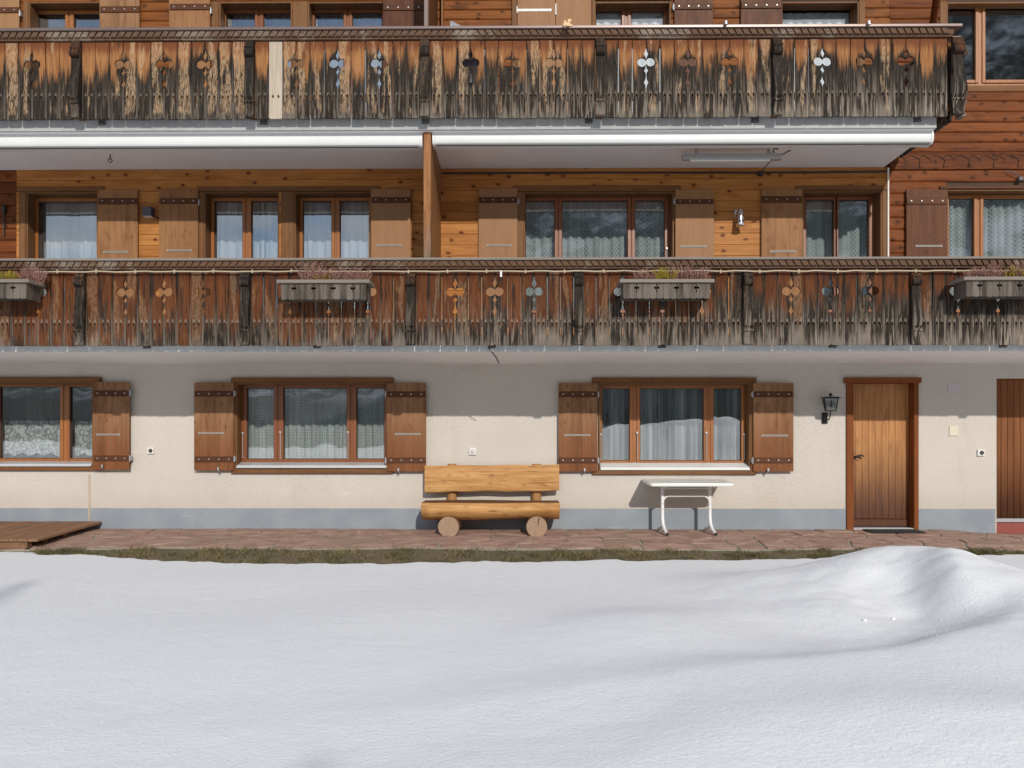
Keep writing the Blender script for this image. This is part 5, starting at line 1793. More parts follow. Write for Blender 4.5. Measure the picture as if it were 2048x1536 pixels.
def socket(x0, x1, y0, y1, label, dark=True):
    r_ = wrect(x0, x1, y0, y1, 0.03)
    s = thing('wall_socket', ((r_.x0 + r_.x1) / 2, 0, r_.z0), label, 'socket', 'outdoor sockets on the cream wall')
    MB().box(r_.x0, r_.x1, -0.03, -0.0005, r_.z0, r_.z1, c=0.006).build('plate', M['white_plastic'], s)
    rr = (r_.x1 - r_.x0) * 0.30
    MB().lathe([(rr * 0.5, -0.006), (rr, -0.005), (rr, 0.002)], ((r_.x0 + r_.x1) / 2 + (0.004 if dark else 0), -0.0305, (r_.z0 + r_.z1) / 2), 'Y', 16).build('cover', M['black'] if dark else M['pale_plate'], s)
    if dark:
        MB().lathe([(rr * 0.12, -0.001), (rr * 0.2, 0.001)], ((r_.x0 + r_.x1) / 2 + 0.004, -0.0375, (r_.z0 + r_.z1) / 2), 'Y', 8).build('button', M['steel'], s)


socket(294, 307, 895, 908, 'white socket with a black cap between the two left ground floor windows')
socket(938, 952, 896, 910, 'all white socket on the cream wall above the log bench', dark=False)
socket(1956, 1970, 899, 912, 'white socket with a black cap between the two doors')
box_thing('wall_plate', 1896, 1922, 766, 784, 0.012, 'pale_plate', 'pale oblong plate high on the wall between the two doors', 'plate')
box_thing('wall_plate', 1899, 1917, 852, 872, 0.014, 'cream_plastic', 'cream square plate on the sunny wall between the two doors', 'plate')
# cube lamp
r = wrect(284, 302, 413, 432, 0.16)
cl_ = MB().box(r.x0, r.x1, -0.16, -0.037, r.z0 + 0.006, r.z1, c=0.004)
cl_.box(r.x0 + 0.006, r.x1 - 0.006, -0.15, -0.045, r.z0, r.z0 + 0.0055, mi=1)
mesh_thing('cube_lamp', cl_, [M['grey_lamp'], M['white_plastic']], ((r.x0 + r.x1) / 2, -0.04, r.z0), 'dark grey cube lamp between two shutters on the pine wall', 'lamp')
# chrome spot
sp = thing('spot_lamp', (PX(1478, 0.1, 430), -0.04, PZ(455, 0.1)), 'shiny chrome spot lamp on the pine wall', 'lamp')
X, z = PX(1472, 0.06, 426), PZ(428, 0.06)
MB().box(X - 0.018, X + 0.018, -0.06, -0.037, z - 0.055, z + 0.055, c=0.006).tube([(X, -0.06, z + 0.01), (X + 0.06, -0.14, z + 0.02)], 0.010, 8).build('bracket', M['chrome'], sp)
X2, z2 = PX(1481, 0.16, 436), PZ(437, 0.16)
MB().lathe([(0.022, 0.12), (0.04, 0.10), (0.045, 0.0), (0.05, -0.07), (0.062, -0.115), (0.05, -0.118), (0.035, -0.08)], (X2, -0.16, z2), 'Z', 20).build('shade', M['chrome'], sp)
MB().lathe([(0.006, 0.0), (0.03, 0.004), (0.03, 0.012)], (X2, -0.16, z2 - 0.108), 'Z', 12).build('bulb', plain('amber_lens', (0.7, 0.42, 0.12), 0.3), sp)
# hook rod at the left end and a clamp on the right
X = PX(8, 0.06, 440)
mesh_thing('stay_rod', MB().tube([(X, -0.06, PZ(470, 0.06)), (X, -0.06, PZ(412, 0.06))], 0.009, 6).box(X - 0.022, X + 0.022, -0.075, -0.035, PZ(424, 0.06), PZ(409, 0.06), c=0.006), M['iron'], (X, -0.06, PZ(470, 0.06)), 'black iron stay rod on the red boards at the far left', 'rod')
X, z = PX(2042, 0.08, 361), PZ(361, 0.08)
mesh_thing('wall_clamp', MB().box(X - 0.03, X + 0.03, -0.09, -0.034, z - 0.02, z + 0.03, c=0.006).tube([(X, -0.08, z + 0.02), (X - 0.12, -0.10, z + 0.09), (X - 0.2, -0.07, z + 0.12)], 0.006, 6), M['foot'], (X, -0.05, z), 'small dark steel clamp above the window at the far right', 'clamp')

# lantern by the door
ln = thing('wall_lantern', (PX(1652, 0.05, 830), 0, PZ(847, 0.05)), 'black iron lantern with frosted panes left of the honey coloured door', 'lantern')
r = wrect(1646, 1657, 825, 847, 0.05)
MB().box(r.x0, r.x1, -0.03, -0.0005, r.z0, r.z1, c=0.008).box(r.x0 + 0.012, r.x1 - 0.012, -0.05, -0.031, r.z0 + 0.02, r.z1 - 0.02, c=0.006).build('back_plate', M['iron'], ln)
lx, ly = PX(1661, 0.19, 810), -0.19
lz0, lz1 = PZ(821.5, 0.19), PZ(796.5, 0.19)
xm = (r.x0 + r.x1) / 2
MB().tube([(xm, -0.05, r.z0 + 0.06), (xm + 0.02, -0.11, r.z0 + 0.05), (lx, ly + 0.01, lz0 - 0.07), (lx, ly, lz0)], 0.009, 8).build('arm', M['iron'], ln)
wt, wb = 0.090, 0.060
rot = R(-14)
def rp(a, b, z):
    return (lx + a * math.cos(rot) - b * math.sin(rot), ly + a * math.sin(rot) + b * math.cos(rot), z)
cor = [(-1, -1), (1, -1), (1, 1), (-1, 1)]
cg = MB()
for a, b in cor:
    cg.tube([rp(a * wb, b * wb, lz0), rp(a * wt, b * wt, lz1)], 0.0075, 6)
for k in range(4):
    a, b = cor[k], cor[(k + 1) % 4]
    cg.tube([rp(a[0] * wb, a[1] * wb, lz0), rp(b[0] * wb, b[1] * wb, lz0)], 0.008, 6)
    cg.tube([rp(a[0] * wt, a[1] * wt, lz1), rp(b[0] * wt, b[1] * wt, lz1)], 0.009, 6)
    # wrought ornament: two rings and a spear on every side
    ctr = Vector(((a[0] + b[0]) / 2, (a[1] + b[1]) / 2))
    tan = (Vector(b) - Vector(a)).normalized()
    zmid = (lz0 + lz1) / 2 + 0.005
    wm = (wt + wb) / 2
    for s in (-1, 1):
        ring = []
        for q in range(12):
            an = 2 * math.pi * q / 12
            off = tan * (s * 0.026 + 0.022 * math.cos(an))
            zz = zmid + 0.022 * math.sin(an)
            ww = wb + (wt - wb) * (zz - lz0) / (lz1 - lz0) + 0.004
            ring.append(rp(ctr.x * ww + off.x, ctr.y * ww + off.y, zz))
        cg.tube(ring, 0.0038, 5, closed=True)
    sp_ = []
    for zz in (zmid - 0.055, zmid - 0.03, zmid, zmid + 0.03, zmid + 0.055):
        ww = wb + (wt - wb) * (zz - lz0) / (lz1 - lz0) + 0.004
        sp_.append(rp(ctr.x * ww, ctr.y * ww, zz))
    cg.tube(sp_, [0.001, 0.008, 0.004, 0.008, 0.001], 6)
cg.build('cage', M['iron'], ln)
for k in range(4):
    a, b = cor[k], cor[(k + 1) % 4]
    q = 0.96
    gl_ = MB()
    vs = [rp(a[0] * wb * q, a[1] * wb * q, lz0 + 0.004), rp(b[0] * wb * q, b[1] * wb * q, lz0 + 0.004), rp(b[0] * wt * q, b[1] * wt * q, lz1 - 0.004), rp(a[0] * wt * q, a[1] * wt * q, lz1 - 0.004)]
    cen = Vector((lx, ly, 0))
    inn = [tuple(Vector(v) + (Vector((lx, ly, v[2])) - Vector(v)) * 0.05) for v in vs]
    gl_.add(vs + inn, [(0, 1, 2, 3), (7, 6, 5, 4), (0, 4, 5, 1), (1, 5, 6, 2), (2, 6, 7, 3), (3, 7, 4, 0)])
    gl_.build('pane', M['lamp_glass'], ln)
rf = MB()
wr_ = 0.128
base = [rp(a * wr_, b * wr_, lz1 + 0.008) for a, b in cor]
bot = [rp(a * wr_, b * wr_, lz1 + 0.003) for a, b in cor]
apex = [rp(a * 0.02, b * 0.02, lz1 + 0.022) for a, b in cor]
rf.add(bot + base + apex, [(0, 1, 2, 3)] + [(k, (k + 1) % 4, 4 + (k + 1) % 4, 4 + k) for k in range(4)] + [(4 + k, 4 + (k + 1) % 4, 8 + (k + 1) % 4, 8 + k) for k in range(4)] + [(8, 9, 10, 11)])
rf.lathe([(0.008, 0.0), (0.010, 0.012), (0.022, 0.018), (0.026, 0.03), (0.016, 0.044), (0.004, 0.05)], (lx, ly, lz1 + 0.02), 'Z', 10)
rf.build('roof', M['iron'], ln)

# doormat
def gpt(x, y):
    """ground point under a pixel (iterated on the path surface)"""
    d = 0.5
    for _ in range(30):
        z = float(ground_z(PX(x, d, y), d)) + 0.018
        k = (HORIZON - y) / FPX
        d = D - (z - CAMZ) / k * 1.0
    return PX(x, d, y), d
mx0, mx1 = PX(1722, 0.06, 1060), PX(1826, 0.06, 1060)
dm = MB()
zA = float(ground_z(mx0, 0.1)) + 0.019
dm.box(mx0, mx1, -0.42, -0.10, zA, zA + 0.010, c=0.004)
dm.v = [(x, y, z + (-0.018) * (-y)) for x, y, z in dm.v]
mesh_thing('doormat', dm, M['mat'], ((mx0 + mx1) / 2, -0.25, zA), 'black doormat on the stone path in front of the honey coloured door', 'doormat')

# ------------------------------------------------------------------ bench
bn = thing('log_bench', (PX(982, 0.4, 1050), -0.4, 0), 'rustic bench of split logs against the cream wall', 'bench')
sd0, sd1 = 0.12, 0.60
sx0, sx1 = PX(842.5, 0.58, 1020), PX(1119.5, 0.58, 1020)
szt, szb = PZ(1006, 0.55), PZ(1041, 0.50)
def log_prof(dx, seed):
    rd = random.Random(seed)
    p = [(-sd0, szt + 0.004)]
    p += [(-sd1 + 0.06, szt), (-sd1 + 0.035, szt - 0.004), (-sd1 + 0.012, szt - 0.03)]
    n_ = 9
    for k in range(n_ + 1):
        a = math.pi * (0.05 + 0.62 * k / n_)
        p.append((-(sd1 - 0.21) - 0.225 * math.cos(a) * (1.0), (szt - 0.055) - (szt - 0.055 - szb) * math.sin(a)))
    p += [(-sd0 - 0.02, szb + 0.09), (-sd0, szb + 0.14)]
    return p
mb = MB()
segs = 14
prof0 = log_prof(0, 1)
npf = len(prof0)
for i in range(segs + 1):
    f = i / segs
    x = sx0 + (sx1 - sx0) * f
    sc_ = 1.0 + 0.02 * math.sin(f * 5 + 1) - 0.03 * f
    for (y, z) in prof0:
        inx = 0.0
        if i in (0, segs): inx = 0.010 if i == 0 else -0.010
        mb.v.append((x + inx * 0.0, -0.36 + (y + 0.36) * sc_, szt + (z - szt) * sc_ + (0.004 * math.sin(7 * f + y * 9))))
for i in range(segs):
    for k_ in range(npf):
        l = (k_ + 1) % npf
        mb.f.append((i * npf + k_, i * npf + l, (i + 1) * npf + l, (i + 1) * npf + k_))
        mb.m.append(1 if k_ in (0,) else 0); mb.smooth.append(3 <= k_ <= 14)
mb.f.append(tuple(range(npf))[::-1]); mb.m.append(2); mb.smooth.append(False)
mb.f.append(tuple(range(segs * npf, (segs + 1) * npf))); mb.m.append(2); mb.smooth.append(False)
mb.build('seat', [M['bench'], M['bench_top'], M['log_side']], bn)
# back rest
bx0, bx1 = PX(848.5, 0.19, 958), PX(1118.5, 0.19, 955)
mb = MB()
n_ = 18
ring = 8
for i in range(n_ + 1):
    f = i / n_
    x = bx0 + (bx1 - bx0) * f + (0.006 if i == 0 else 0)
    zt_ = PZ(931.5 - 2.0 * f + 0.5 * math.sin(f * 17), 0.18)
    zb_ = PZ(984.8 - 3.6 * f + 0.8 * math.sin(f * 9 + 1) + 0.5 * math.sin(f * 23), 0.18)
    y0_, y1_ = -0.20, -0.135
    mb.v += [(x, y1_, zb_), (x, y0_ + 0.012, zb_), (x, y0_, zb_ + 0.015), (x, y0_ - 0.004, (zt_ + zb_) / 2), (x, y0_, zt_ - 0.015), (x, y0_ + 0.012, zt_), (x, y1_, zt_), (x, y1_, (zt_ + zb_) / 2)]
for i in range(n_):
    for k_ in range(ring):
        l = (k_ + 1) % ring
        mb.f.append((i * ring + k_, i * ring + l, (i + 1) * ring + l, (i + 1) * ring + k_)); mb.m.append(0); mb.smooth.append(False)
mb.f.append(tuple(range(ring))[::-1]); mb.m.append(0); mb.smooth.append(False)
mb.f.append(tuple(range(n_ * ring, (n_ + 1) * ring))); mb.m.append(0); mb.smooth.append(False)
mb.build('backrest', M['bench'], bn)
for xp in (903.5, 1073):
    X = PX(xp, 0.1, 960)
    MB().lathe([(0.066, 0.20), (0.068, 0.5), (0.067, PZ(931, 0.1) - 0.01), (0.06, PZ(928, 0.1))], (X, -0.066, 0.0), 'Z', 14).build('back_post', M['post_log'], bn)
for xp, crack in ((897, False), (1073.5, True)):
    X, z = PX(xp, 0.66, 1054), PZ(1054.3, 0.66)
    rr = 0.142
    mb = MB()
    n_ = 26
    rd = random.Random(int(xp))
    rad = [rr * (1 + 0.02 * rd.uniform(-1, 1)) for _ in range(n_)]
    zflat = -0.125
    def ringp(y, s):
        out = []
        for k_ in range(n_):
            a = 2 * math.pi * k_ / n_
            out.append((rad[k_] * s * math.cos(a), y, max(rad[k_] * s * math.sin(a), zflat)))
        return out
    vs = ringp(-0.262, 0.965) + ringp(-0.25, 1.0) + ringp(0.0, 1.02) + ringp(0.27, 1.0)
    f = []
    for q in range(3):
        for k_ in range(n_):
            l = (k_ + 1) % n_
            f.append((q * n_ + k_, q * n_ + l, (q + 1) * n_ + l, (q + 1) * n_ + k_))
    mb.add(vs, f, 0, False)
    mb.add(vs, [tuple(range(n_))[::-1]], 1)
    mb.add(vs, [tuple(range(3 * n_, 4 * n_))], 1)
    me = mb.mesh('leg', [M['log_side'], M['endgrain']])
    o = link('leg', me, bn, (X, -0.40, z))
    if crack:
        ck = MB().prism([(0.012, 0.012), (0.022, 0.04), (0.028, 0.075), (0.036, 0.13), (0.024, 0.128), (0.018, 0.08), (0.014, 0.045)], 'Y', -0.2645, -0.2615)
        me2 = ck.mesh('crack', plain('dark_crack', (0.02, 0.012, 0.008), 0.9))
        c_ = link('crack', me2, o, (X, -0.40, z))

# ------------------------------------------------------------------ white table
tb = thing('garden_table', (PX(1372, 0.4, 1050), -0.38, 0), 'small white garden table standing against the cream wall', 'table')
tx0, tx1 = PX(1283, 0.02, 957), PX(1470, 0.74, 968)
tz = PZ(957, 0.02)
y0_, y1_ = -0.74, -0.012
th_ = 0.042
cr = 0.05
def rrect(x0, x1, y0, y1, r_, n_=6):
    p = []
    for cx, cy, a0 in ((x1 - r_, y0 + r_, -90), (x1 - r_, y1 - r_, 0), (x0 + r_, y1 - r_, 90), (x0 + r_, y0 + r_, 180)):
        for k_ in range(n_ + 1):
            a = R(a0 + 90 * k_ / n_)
            p.append((cx + r_ * math.cos(a), cy + r_ * math.sin(a)))
    return p
o1 = rrect(tx0, tx1, y0_, y1_, cr)
mb = MB()
n_ = len(o1)
cx, cy = (tx0 + tx1) / 2, (y0_ + y1_) / 2
rings = [(0.985, tz), (0.997, tz - 0.004), (1.0, tz - 0.011), (0.999, tz - th_ + 0.006), (0.99, tz - th_), (0.93, tz - th_)]
for s, z in rings:
    ex, ey = (tx1 - tx0) / 2 * (1 - s), (y1_ - y0_) / 2 * (1 - s) * 0.8
    for (x, y) in o1:
        mb.v.append((x - math.copysign(ex, x - cx), y - math.copysign(ey, y - cy), z))
for q in range(len(rings) - 1):
    for k_ in range(n_):
        l = (k_ + 1) % n_
        mb.f.append((q * n_ + k_, q * n_ + l, (q + 1) * n_ + l, (q + 1) * n_ + k_)); mb.m.append(0); mb.smooth.append(True)
mb.f.append(tuple(range(n_))); mb.m.append(0); mb.smooth.append(False)
mb.f.append(tuple(range((len(rings) - 1) * n_, len(rings) * n_))[::-1]); mb.m.append(0); mb.smooth.append(False)
mb.v = [(x, y, z + 0.034 * (y - y1_)) for x, y, z in mb.v]
mb.build('tabletop', M['table_top'], tb)
lxs = [PX(1325.5, 0.42, 1020), PX(1420.5, 0.42, 1020)]
yl = -0.40
zu = tz - th_ - 0.014
tr_ = 0.023
for X in lxs:
    zg = float(ground_z(X, 0.66)) + 0.03
    zg2 = float(ground_z(X, 0.2)) + 0.03
    lm = MB()
    lm.tube([(X, yl, zu - 0.01), (X, yl, 0.22), (X + 0.002, yl - 0.03, 0.13), (X + 0.008, yl - 0.10, 0.065), (X + 0.016, yl - 0.24, zg + 0.008)], [tr_] * 5, 10)
    lm.tube([(X, yl - 0.02, 0.10), (X - 0.006, yl + 0.06, 0.075), (X - 0.012, yl + 0.19, zg2 + 0.012)], [tr_ * 0.95] * 3, 10)
    lm.tube([(X, -0.68, zu - 0.022), (X, -0.08, zu - 0.002)], 0.013, 8)
    leg = lm.build('leg', M['table_leg'], tb)
    cp = MB()
    cp.tube([(X + 0.016, yl - 0.238, zg + 0.008), (X + 0.019, yl - 0.262, zg + 0.006)], 0.021, 10)
    cp.tube([(X - 0.012, yl + 0.19, zg2 + 0.012), (X - 0.013, yl + 0.21, zg2 + 0.011)], 0.020, 10)
    cp.build('end_cap', M['black'], leg)
    bt = MB()
    for zz in (0.40, 0.33, 0.52):
        bt.lathe([(0.003, -0.004), (0.007, 0.0)], (X, yl - tr_ - 0.001, zz), 'Y', 8)
    bt.build('bolt', M['steel'], leg)
MB().tube([(lxs[0] - 0.01, yl, zu - 0.055), (lxs[1] + 0.01, yl, zu - 0.055)], 0.012, 8).build('stretcher', M['table_leg'], tb)
za = PZ(992, 0.42)
MB().tube([(lxs[0], yl, za - 0.16), (lxs[0] + 0.005, yl, za - 0.07), (lxs[0] + 0.03, yl, za - 0.022), (lxs[0] + 0.075, yl, za), (lxs[1] - 0.075, yl, za), (lxs[1] - 0.03, yl, za - 0.022), (lxs[1] - 0.005, yl, za - 0.07), (lxs[1], yl, za - 0.16)], 0.014, 10).build('arch_bar', M['table_leg'], tb)

# ------------------------------------------------------------------ wooden platform at the left
pf = thing('wooden_platform', (PX(0, 0.8, 1060), -0.75, 0), 'low wooden deck platform lying on the stone path', 'platform')
px1 = PX(203, 0.03, 1045)
px0 = -9.0
pd0, pd1 = 0.03, 1.50
def ptop(d): return PZ(1043.5, 0.03) - 0.040 * d
x = px1
while x > px0:
    w_ = 0.118
    mb = MB()
    dz = random.uniform(-0.002, 0.002)
    a0, a1 = ptop(pd0) + dz, ptop(pd1) + dz
    cfr = 0.004
    xa, xb_ = x - w_ + 0.004, x
    pd1r = pd1 + random.uniform(-0.008, 0.008)
    mb.add([(xa, -pd0, a0 - 0.03), (xb_, -pd0, a0 - 0.03), (xb_, -pd0, a0), (xa, -pd0, a0), (xa, -pd1r, a1 - 0.03), (xb_, -pd1r, a1 - 0.03), (xb_, -pd1r, a1 - cfr), (xa, -pd1r, a1 - cfr), (xa + cfr, -pd1r + cfr, a1), (xb_ - cfr, -pd1r + cfr, a1)],
           [(0, 1, 2, 3), (5, 4, 7, 6), (6, 7, 8, 9), (3, 2, 9, 8), (0, 4, 5, 1), (1, 5, 6, 9, 2), (0, 3, 8, 7, 4)])
    mb.build('board', M['deck'], pf)
    x -= w_
for d_ in (0.22, 0.70, 1.12, 1.42):
    h0 = ptop(d_) - 0.031
    hh = 0.085 if d_ > 0.3 else 0.06
    MB().box(px0, px1 - 0.10 - random.uniform(0, 0.05), -d_ - 0.05, -d_ + 0.05, h0 - hh, h0).build('bearer', M['deck'], pf)

# ------------------------------------------------------------------ flower boxes
M['soil_dark'] = plain('potting_soil', (0.03, 0.022, 0.016), 0.95, var=0.3, bump=0.6, scale=60)
def mat_leaf(name, c1, c2, c3=None):
    m, t = new_mat(name)
    rp_ = t.add('ShaderNodeNewGeometry').outputs['Random Per Island']
    c = t.mix(rp_, c1, c2)
    if c3: c = t.mix(t.step(rp_, 0.7, 0.85), c, c3)
    t.put(t.b.inputs['Base Color'], c)
    t.b.inputs['Roughness'].default_value = 0.7
    return m
M['heather'] = mat_leaf('pink_heather', (0.36, 0.165, 0.135), (0.48, 0.305, 0.24), (0.22, 0.12, 0.075))
M['broom'] = mat_leaf('yellow_shrub', (0.42, 0.28, 0.03), (0.50, 0.38, 0.06), (0.20, 0.20, 0.03))
M['gorse_or'] = mat_leaf('amber_shrub', (0.42, 0.25, 0.03), (0.50, 0.33, 0.05), (0.22, 0.15, 0.03))
M['ivy'] = mat_leaf('green_cushion', (0.10, 0.14, 0.03), (0.17, 0.19, 0.05), (0.50, 0.42, 0.20))


def sprig_plant(name, cx, cy, z, w, h, mat, label, cat, group, n=46, seed=0):
    rd = random.Random(seed)
    mb = MB()
    for _ in range(n):
        a = rd.uniform(-1, 1)
        bx, by = cx + a * w * 0.42 + rd.uniform(-.01, .01), cy + rd.uniform(-0.05, 0.05)
        lean = a * 0.5 + rd.uniform(-0.25, 0.25)
        hh = h * rd.uniform(0.45, 1.05) * (1 - 0.25 * abs(a))
        tx_, ty_ = bx + lean * hh * 0.7, by + rd.uniform(-0.35, 0.25) * hh
        mb.tube([(bx, by, z - 0.02), ((bx + tx_) / 2 + rd.uniform(-.006, .006), (by + ty_) / 2, z + hh * 0.55), (tx_, ty_, z + hh)], [0.0022, 0.0018, 0.001], 3)
        nl = 13
        for k in range(nl):
            f = 0.22 + 0.78 * k / nl
            px_, py_, pz_ = bx + (tx_ - bx) * f, by + (ty_ - by) * f, z + hh * f
            an = rd.uniform(0, 6.28)
            l = rd.uniform(0.008, 0.015) * (1.25 - 0.6 * f)
            dx, dy = math.cos(an) * l, math.sin(an) * l
            q = 0.006
            mb.add([(px_, py_, pz_), (px_ + dx - dy * 0.45, py_ + dy + dx * 0.45, pz_ + q), (px_ + dx * 1.5, py_ + dy * 1.5, pz_ + q * 2.2), (px_ + dx + dy * 0.45, py_ + dy - dx * 0.45, pz_ + q)], [(0, 1, 2, 3)])
    return mesh_thing(name, mb, M[mat], (cx, cy, z), label, cat, group)


def cushion(cx, cy, z, w, label, group, seed):
    rd = random.Random(seed)
    mb = MB()
    for _ in range(int(150 * w / 0.3)):
        x_, y_ = cx + rd.uniform(-w / 2, w / 2), cy + rd.uniform(-0.075, 0.05)
        zz = z + rd.uniform(-0.005, 0.03)
        an, l = rd.uniform(0, 6.28), rd.uniform(0.009, 0.018)
        dx, dy = math.cos(an) * l, math.sin(an) * l
        mb.add([(x_, y_, zz), (x_ + dx - dy * 0.5, y_ + dy + dx * 0.5, zz + 0.008), (x_ + dx * 1.8, y_ + dy * 1.8, zz + 0.004), (x_ + dx + dy * 0.5, y_ + dy - dx * 0.5, zz + 0.008)], [(0, 1, 2, 3)])
    return mesh_thing('cushion_plant', mb, M['ivy'], (cx, cy, z), label, 'plant', group)


def clover_board(x0, x1, z0, z1, y, cl, cr):
    """little pale board of a flower box with half a cut clover on a side"""
    h = z1 - z0
    c = 0.012
    out = [(x0 + c, z0), (x1 - c, z0), (x1 - 0.002, z0 + c)]
    zc, rr, cd = z0 + h * 0.70, 0.0150, 0.014
    def notch():
        p = [(z0 + h * 0.40, 0.001), (z0 + h * 0.47, 0.006), (z0 + h * 0.55, 0.001)]
        a0 = math.acos(min(1, cd / rr))
        for i in range(9):
            a = a0 + (2 * math.pi - 2 * a0) * i / 8
            p.append((zc - rr * math.sin(a), cd - rr * math.cos(a)))
        return p + [(zc + 0.02, 0.001), (zc + 0.027, 0.006), (zc + 0.036, 0.001)]
    if cr: out += [(x1 - 0.002 - max(dp, 0), z) for z, dp in notch()]
    out += [(x1 - 0.002, z1), (x0, z1)]
    if cl: out += [(x0 + max(dp, 0), z) for z, dp in notch()[::-1]]
    out += [(x0, z0 + c)]
    bm = bmesh.new()
    vs = [bm.verts.new((x, y, z)) for x, z in out]
    vb = [bm.verts.new((x, y + 0.014, z)) for x, z in out]
    n = len(vs)
    bm.faces.new(vs)
    bm.faces.new(vb[::-1])
    for i in range(n):
        bm.faces.new((vs[i], vs[(i + 1) % n], vb[(i + 1) % n], vb[i]))
    bmesh.ops.triangulate(bm, faces=[f for f in bm.faces if len(f.verts) > 4], ngon_method='EAR_CLIP')
    bmesh.ops.recalc_face_normals(bm, faces=bm.faces)
    me = bpy.data.meshes.new('board')
    bm.to_mesh(me); bm.free()
    me.materials.append(M['grey_box'])
    return me


def flower_box(x0p, x1p, yt, yb, where, plants, seed, nb=13):
    df_, db_ = 2.06, 1.775
    xm_ = (x0p + x1p) / 2
    x0, x1 = PX(x0p, df_, (yt + yb) / 2), PX(x1p, df_, (yt + yb) / 2)
    z1, z0 = PZ(yt + 7, df_, xm_), PZ(yb, df_, xm_)
    b = thing('flower_box', ((x0 + x1) / 2, -df_, z0), 'greyed wooden flower box hung ' + where, 'flower box', 'flower boxes on the lower balcony')
    w_ = (x1 - x0) / nb
    for i in range(nb):
        cr, cl_ = i % 3 == 1 and i < nb - 1, i % 3 == 2
        link('board', clover_board(x0 + i * w_, x0 + (i + 1) * w_, z0 + random.uniform(-.002, .002), z1, -df_ + random.uniform(0, 0.003), cl_, cr), b)
    for xs_0, xs_1 in ((x0 + 0.002, x0 + 0.018), (x1 - 0.018, x1 - 0.002)):
        for k in range(2):
            ya = -df_ + 0.02 + k * 0.125
            MB().box(xs_0, xs_1, ya, ya + 0.123, z0, z1).build('end_board', M['grey_box'], b)
    MB().box(x0 + 0.018, x1 - 0.018, -db_ - 0.018, -db_, z0 + 0.02, z1).build('back_board', M['grey_box'], b)
    MB().box(x0 + 0.018, x1 - 0.018, -df_ + 0.02, -db_ - 0.02, z0 + 0.03, z0 + 0.05).build('base_board', M['grey_box'], b)
    zr = PZ(yt, df_, xm_)
    rm_ = MB()
    rm_.box(x0 - 0.045, x1 + 0.045, -df_ - 0.03, -df_ + 0.03, z1 + 0.001, zr, c=0.004)
    rm_.box(x0 - 0.045, x0 + 0.012, -df_ + 0.031, -db_, z1 + 0.001, zr)
    rm_.box(x1 - 0.012, x1 + 0.045, -df_ + 0.031, -db_, z1 + 0.001, zr)
    rm_.box(x0 + 0.013, x1 - 0.013, -db_ - 0.03, -db_, z1 + 0.001, zr)
    rm_.build('rim', M['grey_rail'], b)
    MB().box(x0 + 0.03, x1 - 0.03, -df_ + 0.022, -db_ - 0.035, z0 + 0.052, z1 - 0.03).build('sunlit_liner', M['sunlit_liner'], b)  # added liner; its orange paints the sunlit wood seen through the clovers
    MB().box(x0 + 0.03, x1 - 0.03, -df_ + 0.04, -db_ - 0.035, z1 - 0.028, z1 - 0.002).build('soil', M['soil_dark'], b)
    hk = MB()
    for X in (x0 + 0.13, x1 - 0.13):
        hk.tube([(X - 0.03, -db_ - 0.005, zr), (X - 0.03, -db_ - 0.01, zr + 0.03), (X, -db_ - 0.01, zr + 0.045), (X + 0.03, -db_ - 0.01, zr + 0.03), (X + 0.03, -db_ - 0.005, zr)], 0.005, 6)
    hk.build('hanger', M['iron'], b)
    yc = -(df_ + db_) / 2
    for i, (fx, w, h, mt, txt) in enumerate(plants):
        X = PX(fx, 1.95, yt)
        grp = 'plants in the flower boxes'
        if mt == 'ivy':
            cushion(X, yc - 0.03, zr - 0.012, w, txt, grp, seed * 10 + i)
        else:
            sprig_plant('heather_plant' if mt == 'heather' else 'yellow_shrub', X, yc + 0.02, zr - 0.01, w, h * 1.22, mt, txt, 'plant', grp, int(90 * w / 0.28) if mt == 'heather' else int(80 * w / 0.2), seed * 10 + i)


flower_box(-122, 53, 559, 597, 'on the lower balcony at the far left', [
    (58, 0.30, 0.17, 'heather', 'pink heather at the right end of the far left flower box'),
    (14, 0.22, 0.12, 'broom', 'yellow shrub in the far left flower box'),
    (-40, 0.30, 0.17, 'heather', 'pink heather cut off by the left picture edge'),
    (0, 0.7, 0, 'ivy', 'green cushion plants along the rim of the far left flower box')], 1)
flower_box(562, 732, 560, 599, 'on the lower balcony under the partition, left of centre', [
    (622, 0.26, 0.21, 'heather', 'tall pink heather at the left of the flower box left of centre'),
    (642, 0.10, 0.17, 'heather', 'narrow pink heather spire beside the amber shrub'),
    (645, 0.20, 0.10, 'gorse_or', 'low amber shrub in the flower box left of centre'),
    (676, 0.20, 0.17, 'heather', 'middle pink heather in the flower box left of centre'),
    (715, 0.24, 0.16, 'heather', 'bushy pink heather at the right end of the flower box left of centre'),
    (665, 0.80, 0, 'ivy', 'low pale green cushion plants filling the flower box left of centre')], 2)
flower_box(1247, 1420, 559, 597, 'on the lower balcony above the white table', [
    (1293, 0.24, 0.15, 'heather', 'deep pink heather at the left of the flower box above the white table'),
    (1331, 0.24, 0.16, 'broom', 'bright yellow shrub in the flower box above the white table'),
    (1361, 0.22, 0.20, 'heather', 'pale pink heather right of the bright yellow shrub'),
    (1392, 0.24, 0.17, 'heather', 'pale pink heather at the right end of the flower box above the white table'),
    (1335, 0.80, 0, 'ivy', 'green cushion plants in the flower box above the white table')], 3)
